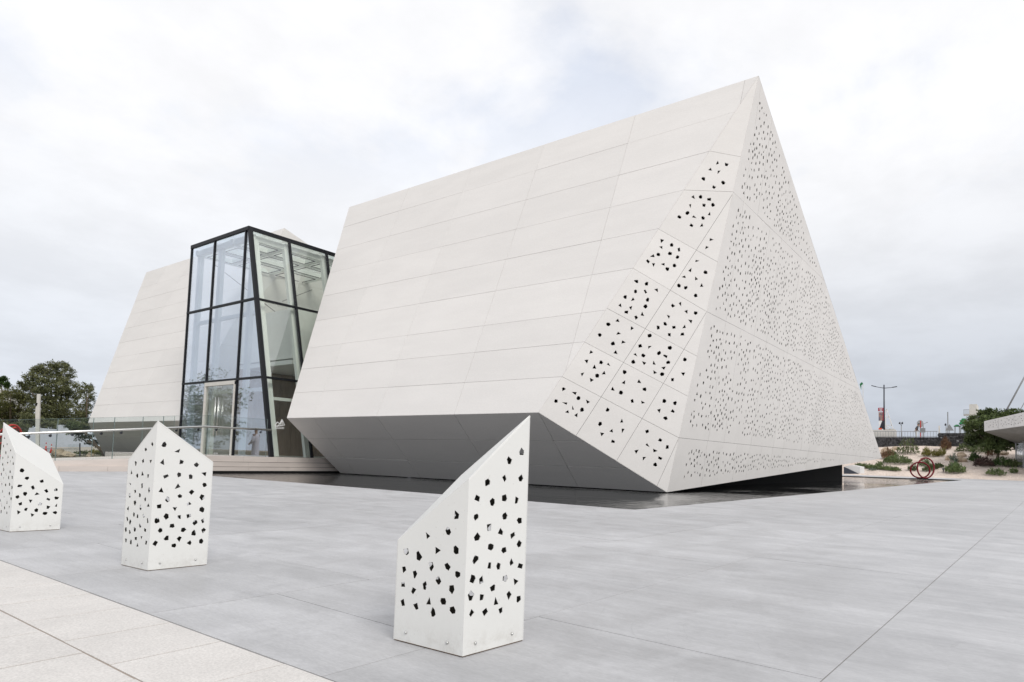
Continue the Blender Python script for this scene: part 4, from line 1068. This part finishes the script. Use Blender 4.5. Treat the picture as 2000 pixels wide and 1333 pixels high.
# ------------------------------------------------------------------ red ring sculptures
def ring(g, c, R1, R2_, nrm, upv, r, wob=0.0):
    n = Vector(nrm).normalized(); u_ = Vector(upv); u_ = (u_-n*u_.dot(n)).normalized(); w_ = n.cross(u_)
    g.tube([Vector(c)+u_*(R1*math.cos(a))+w_*(R2_*math.sin(a))+n*wob*math.sin(a*2) for a in [2*math.pi*i/56 for i in range(56)]], r, 10, closed=True)
sc_ = thing('ring_sculpture', 'dark red sculpture of two interlocked steel rings on the far pool edge', 'sculpture')
cb = gz(1800, 936); D_ = -(RW.T @ (np.array(cb)-EYE))[2]
vd = Vector((cb.x, cb.y, 0)).normalized()
cA = at(1797, 918.6, D_); cB = at(1808, 914.5, D_)
g = MB(); ring(g, cA, 15.3/FPX*D_, 16.6/FPX*D_, vd+Vector((.25, .2, .12)), (0, 0, 1), .078); g.build('lower_ring', M['red'], sc_, True)
g = MB(); ring(g, cB, 20.0/FPX*D_, 15.6/FPX*D_, vd+Vector((-.35, .3, -.1)), (.1, -.2, 1), .078); g.build('upper_ring', M['red'], sc_, True)
g = MB(); g.prism([cb+Vector((1.1*math.cos(a), 1.1*math.sin(a), .0)) for a in [i*math.pi/8 for i in range(16)]], [cb+Vector((1.1*math.cos(a), 1.1*math.sin(a), .05)) for a in [i*math.pi/8 for i in range(16)]]); g.build('base_disc', M['blackstone'], sc_)
def smooth(P, n=6):
    o_ = []
    for i in range(len(P)-1):
        a, b_, c_, d_ = P[max(0, i-1)], P[i], P[i+1], P[min(len(P)-1, i+2)]
        for k in range(n):
            t_ = k/n; o_.append(.5*((2*b_)+(c_-a)*t_+(2*a-5*b_+4*c_-d_)*t_*t_+(3*b_-a-3*c_+d_)*t_**3))
    return o_+[P[-1]]
s2 = thing('loop_sculpture', 'bright red looping tube sculpture behind the railing at the left edge', 'sculpture')
c1 = at(12, 868, 46); g = MB()
g.tube(smooth([at(u, v, D) for u, v, D in [(-30, 905, 46), (-20, 868, 46), (-4, 848, 46), (14, 834, 46), (28, 831, 46.4), (38, 838, 46.8), (42, 850, 47), (40, 866, 47), (30, 880, 47), (10, 888, 46.5), (-15, 895, 46)]]), .075, 10); g.build('outer_loop', M['orangered'], s2, True)
g = MB(); g.tube(smooth([at(u, v, D) for u, v, D in [(-30, 880, 47), (-6, 862, 47), (8, 845, 47), (22, 838, 47.4), (34, 836, 47.6), (30, 846, 48), (16, 858, 48), (-5, 869, 48), (-30, 873, 48)]]), .065, 10); g.build('inner_loop', M['orangered'], s2, True)

# ------------------------------------------------------------------ right garden planting
random.seed(21)
def gp(u, v, dz=0): p = ontz(u, v); p.z += dz; return p
for (u, v, s, lab, sd_) in ((1733, 884, (2.0, 1.6, 1.3), 'largest tan boulder against the stone wall beside the gable corner', 1), (1747, 876, (.9, .8, .6), 'tan boulder perched on top of the largest one', 2), (1853.5, 896, (1.0, .9, .85), 'tan boulder left of the pale pair in the gravel', 3),
                           (1877.5, 889, (1.15, 1, .75), 'upper of the two stacked cream boulders in the gravel', 4), (1877, 899.5, (1.15, .9, .8), 'lower of the two stacked cream boulders in the gravel', 5), (1716, 906, (.7, .6, .2), 'flat pale stone in the gravel near the gable corner', 6), (1960, 886, (1.2, 1.0, .6), 'rounded rock in shade to the right of the garden tree', 7)):
    rock('boulder', lab, gp(u, v+3, .15), s, 'boulder', None, sd_)
F = FPX
def cl(u, v, wpx, hpx, m_, lab, n=150, size=.16, name='shrub', up=1.4, long=2.0, cat='plant', stems=0):
    p = gp(u, v); D = -(RW.T @ (np.array(p)-EYE))[2]; w = wpx/2/F*D; h = hpx/F*D*1.25; size *= 1.25
    vv = Vector((p.x, p.y, 0)).normalized(); return clump(name, lab, p, (w, w, h), M[m_], n, size, cat, up, long, None, stems)
cl(1752, 906, 50, 13, 'leaf_bright', 'broad mat of fleshy green succulents behind the ring sculpture, left', 900, .17, 'succulent_bed')
cl(1743, 900, 18, 6, 'leaf_grey', 'grey green tuft in the middle of the broad succulent mat', 150, .15, 'agave')
for k, u in enumerate((1678, 1690, 1702, 1714, 1726, 1738, 1750)):
    cl(u, 914+k*1.1, 17, 6, 'leaf_bright', ['leftmost end', 'second part', 'third part', 'middle part', 'fifth part', 'sixth part', 'right tip'][k]+' of the low green hedge strip along the pool terrace', 260, .13, 'hedge_plant')
cl(1704, 920, 16, 4, 'leaf_grey', 'small grey ground plant in front of the low hedge strip', 90, .12, 'ground_plant')
cl(1718, 911, 14, 7, 'leaf_bright', 'small green bush above the low hedge strip', 160, .14, 'shrub')
cl(1740, 891, 18, 9, 'leaf_green', 'green bush growing beside the largest tan boulder', 200, .16, 'shrub')
cl(1733, 897, 24, 16, 'leaf_brown', 'dry brown bush at the corner of the white gable', 600, .14, 'dry_shrub')
cl(1773, 888, 38, 26, 'leaf_green', 'tall shrub with bare lower stems against the stone wall', 520, .15, 'tall_shrub', 2.2, 2.4, 'plant', 14)
cl(1810, 892, 17, 13, 'leaf_yellow', 'rounded olive grass clump above the ring sculpture', 330, .14, 'grass_clump', 2.2, 2.6)
cl(1826, 893, 12, 10, 'leaf_yellow', 'left of two adjoining yellow grass tufts', 220, .13, 'grass_tuft', 2.6, 3)
cl(1837, 892, 12, 10, 'leaf_yellow', 'right of two adjoining yellow grass tufts', 220, .13, 'grass_tuft', 2.6, 3)
cl(1844.5, 889, 4, 13, 'leaf_yellow', 'thin upright yellow grass tuft beside the tan boulder', 70, .13, 'grass_tuft', 3, 3)
cl(1847, 879, 19, 20, 'leaf_brown', 'rust brown feathery bush in front of the stone wall', 520, .14, 'dry_shrub', 2.6, 2.6, 'plant', 9)
cl(1884, 883, 30, 12, 'leaf_green', 'spreading green shrub above the stacked boulders', 420, .16, 'shrub')
cl(1917, 884, 40, 14, 'leaf_bright', 'dense green bed of shrubs under the big tree', 800, .16, 'shrub')
cl(1904, 901, 20, 13, 'leaf_dark', 'compact dark green bush in the gravel right of the boulders', 420, .16, 'shrub')
cl(1863, 904, 12, 13, 'leaf_grey', 'small grey green agave between the boulders', 120, .14, 'agave', 2.0, 3)
cl(1922, 911, 34, 14, 'leaf_purple', 'wide dark purple brown bush in the gravel', 900, .14, 'dry_shrub')
cl(1866, 924, 36, 15, 'leaf_bright', 'green succulent mound in the gravel in front of the boulders', 700, .17, 'succulent_bed')
cl(1865, 920, 16, 12, 'leaf_grey', 'grey green agave in the middle of the succulent mound', 160, .15, 'agave', 2.0, 3)
for k, (u, v) in enumerate(((1812, 921), (1822, 917), (1833, 913.5))): cl(u, v, 18, 8-k, 'leaf_green', ['lower', 'middle', 'upper'][k]+' part of the green wedge of ground cover right of the ring sculpture', 300, .13, 'ground_plant')
cl(1783, 920, 16, 10, 'leaf_green', 'green plant seen through the left side of the rings', 240, .14, 'ground_plant')
cl(1806, 911, 22, 11, 'leaf_bright', 'green plant seen through the middle of the rings', 300, .14, 'ground_plant')
cl(1958, 911, 36, 14, 'leaf_dark', 'dark green low shrub to the right of the purple bush', 500, .15, 'shrub')
cl(1977, 913, 30, 12, 'leaf_green', 'green shrub beside the glass corner of the canopy building', 420, .15, 'shrub')
cl(1944, 929, 32, 10, 'leaf_bright', 'spiky succulents behind the dark bollard light', 300, .16, 'succulent_bed')
cl(1980, 925, 14, 9, 'leaf_bright', 'small bright green plant against the glass corner', 140, .15, 'ground_plant')
cl(1936, 892, 20, 14, 'leaf_brown', 'brown dry grass left of the garden tree trunk', 260, .13, 'grass_clump', 2, 2.6)
# the big green garden tree
tb = gp(1948, 900); D_ = -(RW.T @ (np.array(tb)-EYE))[2]
crs = []
for (u, v, rp, rv) in ((1945, 815, 40, 17), (1915, 825, 34, 17), (1898, 835, 20, 13), (1930, 850, 42, 22), (1962, 840, 40, 25), (1985, 825, 30, 20), (1990, 862, 24, 22), (1945, 872, 30, 16), (1925, 806, 22, 9), (1985, 805, 14, 6), (1905, 862, 20, 14)):
    c = at(u, v, D_+random.uniform(-2.2, 2.2)); crs.append((c, (rp/F*D_, rp/F*D_, rv/F*D_)))
tree('garden_tree', 'dense dark green tree rising in front of the stone wall beside the canopy building', tb-Vector((0, 0, .3)), 5.5, crs, M['leaf_tree'], .22, 32000, .20, None)
# small dark path light
p = gp(1940, 931.5); p.z = .0
g = MB(); D_ = -(RW.T @ (np.array(p)-EYE))[2]; pa = at(1935.5, 931.5, 95); 
pa = gz(1936, 931.8, .0) if False else at(1940, 931, 88)
lt = thing('bollard_light', 'short dark grey bollard light with a wider cap beside the succulents', 'bollard light')
g = MB(); g.box((pa.x-.28, pa.y-.25, pa.z), (pa.x+.28, pa.y+.25, pa.z+.80)); g.build('body', M['darkmetal'], lt)
g = MB(); g.box((pa.x-.36, pa.y-.33, pa.z+.80), (pa.x+.36, pa.y+.33, pa.z+.90)); g.build('cap', M['darkmetal'], lt)
sp_ = thing('spotlight', 'tiny dark garden spotlight standing alone in the pale gravel', 'spotlight'); p = gp(1842.5, 923)
g = MB(); g.tube([p, p+Vector((0, 0, .28))], .05, 6); g.build('stake', M['darkmetal'], sp_)
g = MB(); g.tube([p+Vector((.12, 0, .28)), p+Vector((-.12, 0, .45))], [.10, .14], 8); g.build('head', M['darkmetal'], sp_)
# white wedge beyond the plinth
wd = thing('low_wedge_wall', 'small white wedge wall showing beyond the black plinth at the end of the pool', 'wall')
q = [onx(1655, 925, 83), onx(1680, 925, 83), onx(1680, 912, 83), onx(1664, 909, 83), onx(1650, 911, 83)]
g = MB(); g.prism(q, [p+Vector((2.5, 0, 0)) for p in q]); g.build('wall', M['panel'], wd)
g = MB(); q = [onx(1648, 912, 82.8), onx(1678, 926, 82.8), onx(1648, 926, 82.8)]; g.prism(q, [p+Vector((.15, 0, 0)) for p in q]); g.build('sloping_cheek', M['darkmetal'], wd)

# ------------------------------------------------------------------ canopy building at the right edge
cb_ = thing('canopy_building', 'white building with a perforated roof edge and glass corner at the right edge', 'building')
DC = 84
a, b_, c, d = at(1922, 823, DC), at(1922, 843, DC), at(2190, 806-21, DC-14), at(2190, 766, DC-14)
a2, b2_ = at(1922, 823, DC), at(1922, 842, DC)
tl, tr_ = at(1921.8, 823, DC), at(2150, 771, DC-12); bl, br = at(1922.2, 843.2, DC), at(2150, 812, DC-12)
n_f = (tr_-tl).cross(bl-tl).normalized(); n_f = n_f if n_f.dot(Vector((0, 0, 1))-tl) > 0 else -n_f
PC = Plane(tl, tr_-tl, n_f)
hs = []
random.seed(5)
q2 = [PC.to(p) for p in (tl, tr_, br, bl)]; Lx = q2[1].x
for _ in range(1500):
    x = random.uniform(.02, .98)*Lx; k = x/Lx; ytop = q2[0].y+(q2[1].y-q2[0].y)*k; ybot = q2[3].y+(q2[2].y-q2[3].y)*k
    y = random.uniform(min(ytop, ybot)+.3, max(ytop, ybot)-.25)
    if all(math.hypot(x-h[0], y-h[1]) > .27 for h in hs): hs.append((x, y))
    if len(hs) > 190: break
hs = [rhole(x, y, .055, .065) for x, y in hs]
npan = 7
for i in range(npan):
    k0, k1 = i/npan, (i+1)/npan; c_ = [q2[0].lerp(q2[1], k0), q2[0].lerp(q2[1], k1), q2[3].lerp(q2[2], k1), q2[3].lerp(q2[2], k0)]
    cc = c_ if area2(c_) > 0 else c_[::-1]
    hh_ = [h for h in hs if all((sum(h, Vector((0, 0)))/len(h)-cc[j]).dot(Vector((-(cc[(j+1) % 4]-cc[j]).y, (cc[(j+1) % 4]-cc[j]).x))) > 0 for j in range(4))]
    sheet('fascia_panel', PC, c_, hh_, .05, M['panel'], cb_, .03, M['core'])
vc = Vector((tl.x, tl.y, 0)).normalized(); vc = Vector((vc.x*.9+vc.y*.44, vc.y*.9-vc.x*.44, 0)).normalized(); back = vc*16
inn = vc*.12
g = MB(); g.prism([tl+inn, tr_+inn, br+inn, bl+inn], [p+back for p in (tl, tr_, br, bl)]); g.build('roof', M['core'], cb_)
g = MB(); tin = at(1984.5, 866, DC+1.5); tin2 = at(2150, 857, DC-9); lo1 = bl; 
g.poly([bl, br, tin2, tin]); g.poly([bl, tin, tin+back*.6, bl+back*.8]); g.poly([tin, tin2, tin2+back*.6, tin+back*.6]); g.build('soffit', M['shadedsoffit'], cb_)
g1 = at(1983.5, 859, DC+1.6); g0 = at(1985.5, 930, DC+1.6); g3 = at(2150, 857, DC-8); g2_ = at(2150, 940, DC-8)
g = MB(); g.prism([g0, g2_, g3, g1], [p+Vector((.1, .05, 0)) for p in (g0, g2_, g3, g1)]); g.build('glass_wall', M['glass_blue'], cb_)
g = MB(); g.bar(g0, g1, .14, .14); g.bar(at(1999, 932, DC), at(1998, 859, DC), .12, .12); g.build('glass_mullion', M['grey'], cb_)
g = MB(); g.prism([g0+back*.5, g2_+back*.5, g3+back*.5, g1+back*.5], [p+back*.52 for p in (g0, g2_, g3, g1)]); g.build('back_wall', M['offwhite'], cb_)
g = MB(); p0, p1 = at(1921, 931.5, 90), at(2150, 958, 70); g.prism([Vector((p0.x, p0.y, -.02)), Vector((p1.x, p1.y, -.02)), Vector((p1.x+20, p1.y, -.02)), Vector((p0.x+22, p0.y, -.02))], [Vector((p.x, p.y, .13)) for p in (p0, p1, p1+Vector((20, 0, 0)), p0+Vector((22, 0, 0)))])
o = g.build('terrace_step', M['stone']); o['kind'] = 'structure'
for (A, B, r, lab) in (((1965, 803), (2040, 665), .125, 'thick grey stay cable rising steeply behind the canopy roof'), ((1990, 806), (2040, 715), .05, 'thin stay cable to the right of the thick one'), ((1998, 808), (2040, 735), .04, 'thinnest stay cable nearest the right edge')):
    g = MB(); p, q = at(*A, DC+22), at(*B, DC+22); t_ = thing('stay_cable', lab, 'cable'); g.tube([p-(q-p)*.12, q], r, 8); g.build('cable', M['grey'], t_, True)
    g = MB(); g.tube([p-(q-p)*.12, p+(q-p)*.02], r*1.7, 8); g.build('anchor', M['darkmetal'], t_, True)

# ------------------------------------------------------------------ left background: hoarding, pylon, cones, rocks, trees
random.seed(33)
def flatbox(name, pts, D, depth, m_, label, cat):
    q = [at(u, v, D) for u, v in pts]; t_ = thing(name, label, cat); dv = Vector(RW @ np.array([0, 0, -1]))*depth; dv.z = 0
    g = MB(); g.prism(q, [p+dv for p in q]); g.build('panel', M[m_], t_); return t_
flatbox('hoarding', [(57, 889), (57, 836), (70, 836), (110, 839), (110, 889)], 66, .25, 'palewall', 'pale lavender site hoarding behind the cones', 'hoarding')
flatbox('hoarding', [(111, 889), (111, 830), (138, 831), (178, 868), (185, 889)], 65, .25, 'palewall', 'taller pale wall with a sloping end behind the leaning tree', 'wall')
g = MB(); q = [at(u, v, 63.5) for u, v in ((100, 888), (100, 874), (215, 873), (215, 890))]; g.prism(q, [p+Vector((.4, .6, 0)) for p in q]); o = g.build('low_wall', M['stone']); tag(o, 'low cream garden wall below the hoarding', 'wall')
py = thing('pylon', 'slender white faceted pylon in front of the dark trees', 'pylon')
q1 = [at(u, v, 44) for u, v in ((69.5, 905), (75.5, 905), (77.5, 788), (78, 770), (72, 770), (71.3, 787), (69, 800))]
g = MB(); g.prism(q1, [p+Vector((.10, .16, 0)) for p in q1]); g.build('shaft', M['offwhite'], py)
g = MB(); q = [at(u, v, 43.97) for u, v in ((71.3, 787.2), (73.2, 788.2), (70.5, 794), (69.8, 793))]; g.prism(q, [p+Vector((.02, .02, 0)) for p in q]); g.build('notch', M['blackstone'], py)
def cone(u, v, D, lab):
    p = at(u, v, D); s = D/F; t_ = thing('traffic_cone', lab, 'traffic cone'); g = MB()
    g.tube([p, p+Vector((0, 0, 5*s)), p+Vector((0, 0, 10.5*s))], [2.6*s, 1.8*s, .9*s], 12); g.build('cone', M['orangered'], t_, True)
    g = MB(); g.tube([p+Vector((0, 0, 10.4*s)), p+Vector((0, 0, 14*s))], [.75*s, .5*s], 12); g.build('white_band', M['hedge'], t_, True)
    g = MB(); g.tube([p+Vector((0, 0, 14*s)), p+Vector((0, 0, 17.5*s))], [1.0*s, .6*s], 12); g.build('top', M['orangered'], t_, True)
    g = MB(); g.box((p.x-3.2*s, p.y-3.2*s, p.z-.5*s), (p.x+3.2*s, p.y+3.2*s, p.z)); g.build('base', M['orangered'], t_)
cone(99.5, 885, 60, 'red and white traffic cone in front of the hoarding, the larger right one'); cone(89, 882, 63, 'left red and white traffic cone, half hidden by the tilted bollard')
for k, (u, v, s, lab) in enumerate(((116, 886, (1.0, .9, .75), 'tallest tan rock right of the traffic cone'), (124, 889, (1.4, 1, .5), 'wide flat tan rock in front of the tallest rock'), (137, 890, (.8, .7, .35), 'small tan rock at the right end of the rock group'), (176, 890, (.75, .5, .4), 'cream rock alone in the low planting under the leaning tree'))):
    rock('rock', lab, at(u, v, 54), s, 'rock', None, 11+k)
for k, (u, v, w, m_, lab) in enumerate(((165, 889, 14, 'leaf_green', 'low green plants beside the garden glass screen'), (188, 888, 12, 'leaf_yellow', 'yellow green plants at the foot of the dark soffit'), (198, 890, 9, 'leaf_green', 'small green plants right under the edge of the dark soffit'))):
    p = at(u, v, 55); clump('ground_plant', lab, p, (w/F*55, w/F*55, 6/F*55), M[m_], 260, .12, 'plant')
gs_ = thing('garden_screen', 'low glass screen with a dark end post in the garden behind the ramp', 'glass screen')
for k, (u0, u1) in enumerate(((84, 107), (108, 131), (132, 155))):
    q = [at(u0, 891, 50), at(u1, 892, 50), at(u1, 868 if k == 2 else 877, 50), at(u0, 868 if k == 2 else 876, 50)]
    g = MB(); g.prism(q, [p+Vector((.02, .03, 0)) for p in q]); g.build('glass_panel', M['glass_clear'], gs_)
g = MB(); g.bar(at(84, 876.5, 49.9), at(153, 877.5, 49.9), .05, .05); g.build('rail', M['grey'], gs_)
g = MB(); g.bar(at(156, 892, 50), at(156, 866, 50), .07, .07); g.build('post', M['darkmetal'], gs_)
bn = thing('stone_bench', 'low cream stone block on the landing behind the peaked bollard', 'bench'); p = ony(243, 890, 34)
a, b_ = ony(225, 886, 33.5), ony(268, 886, 33.5); g = MB(); g.box((a.x, 33.5, .1), (b_.x, 34.3, a.z)); g.build('seat', M['stone'], bn)
TR = 'trees behind the hoarding'
def ltree(label, base, D, cr, m_, nleaf, size, h=None, tr=.3, lean=(0, 0), name='tree'):
    b0 = at(*base, D); b0.z = -.1; crs = []
    for (u, v, ru, rv) in cr: c = at(u, v, D+random.uniform(-2, 2)); crs.append((c, (ru/F*D, ru/F*D, rv/F*D)))
    return tree(name, label, b0, (crs[0][0].z-b0.z)*1.1, crs, M[m_], tr, nleaf, size, TR, 'tree', lean)
ltree('tallest olive brown tree in the middle of the left tree group', (105, 865), 82, [(92, 724, 25, 20), (70, 738, 22, 22), (126, 728, 22, 24), (100, 760, 40, 26), (140, 765, 20, 26), (60, 772, 24, 22), (98, 795, 44, 26), (112, 714, 22, 9), (48, 752, 16, 12), (118, 820, 40, 26)], 'leaf_olive', 30000, .165, name='broadleaf_tree')
ltree('olive tree at the far left with yellowish lower branches', (20, 865), 80, [(20, 775, 24, 26), (5, 800, 26, 30), (38, 795, 24, 28), (28, 820, 34, 26), (-20, 800, 24, 34), (0, 835, 30, 18)], 'leaf_olive2', 17000, .16, name='broadleaf_tree')
ltree('thin pale leaved tree between the tall tree and the leaning white block', (165, 865), 78, [(168, 760, 14, 16), (175, 785, 15, 22), (155, 800, 20, 24), (170, 822, 22, 22), (178, 758, 8, 8)], 'leaf_olive', 7000, .14, name='broadleaf_tree', tr=.2)
ltree('yellow green bushy tree low behind the white pylon', (60, 868), 72, [(60, 820, 22, 16), (95, 830, 26, 14), (140, 832, 30, 14), (30, 838, 26, 14)], 'leaf_olive', 12000, .14, name='bushy_tree', tr=.2)
ltree('small dark evergreen at the far left edge above the olive tree', (4, 850), 95, [(4, 745, 10, 11), (14, 752, 6, 8), (-8, 752, 9, 12)], 'leaf_dark', 3500, .18, name='evergreen_tree', tr=.2)
# the leaning tree in front of the dark soffit
lb = at(206, 893, 50); crs = []
for (u, v, ru, rv) in ((168, 838, 20, 9), (150, 832, 16, 8), (180, 825, 14, 8), (170, 855, 18, 9), (155, 845, 14, 8), (182, 866, 10, 6), (146, 838, 8, 5)):
    crs.append((at(u, v, 50+random.uniform(-1.5, 1.5)), (ru/F*50, ru/F*50, rv/F*50)))
root = thing('leaning_tree', 'small dark tree leaning out to the left from under the white block', 'tree')
g = MB(); g.tube([lb, at(199, 880, 50), at(186, 869, 50), at(170, 860, 50)], [.16, .13, .10, .05], 7)
g.tube([at(190, 872, 50), at(180, 858, 50), at(165, 842, 50)], [.09, .06, .02], 6); g.tube([at(180, 866, 50), at(168, 864, 50), at(156, 852, 50)], [.06, .04, .02], 6); g.build('trunk', M['bark'], root, True)
g = MB()
for c, r in crs:
    for _ in range(14):
        d = Vector((random.gauss(0, .45), random.gauss(0, .45), random.gauss(0, .4))); cc = Vector((c.x+d.x*r[0], c.y+d.y*r[1], c.z+d.z*r[2])); leaves(g, cc, (r[0]*.35, r[1]*.35, r[2]*.3), 42, .11, shell=0)
g.build('crown', M['leaf_green'], root)
# cream building behind the far left trees
hb = thing('hillside_house', 'cream wall of a house just visible behind the far left trees', 'house')
q = [at(u, v, 130) for u, v in ((-60, 860), (9, 860), (9, 762), (-60, 758))]; g = MB(); g.prism(q, [p+Vector((5, 6, 0)) for p in q]); g.build('wall', M['offwhite'], hb)
# tree standing out of frame to the left, seen only as a reflection in the entrance glass
rt_ = bpy.data.objects
crs = [((5.5, 62, 6.0), (3.6, 3.6, 2.6)), ((7.5, 58, 4.2), (3.0, 3.0, 2.2)), ((3.5, 66, 4.4), (3.4, 3.4, 2.6)), ((6, 62, 2.6), (4.6, 4.6, 1.8))]
tree('broadleaf_tree', 'green tree on the garden side whose reflection darkens the lower left panes', (5.5, 62, -.1), 5.0, crs, M['leaf_green'], .25, 9000, .17, TR)
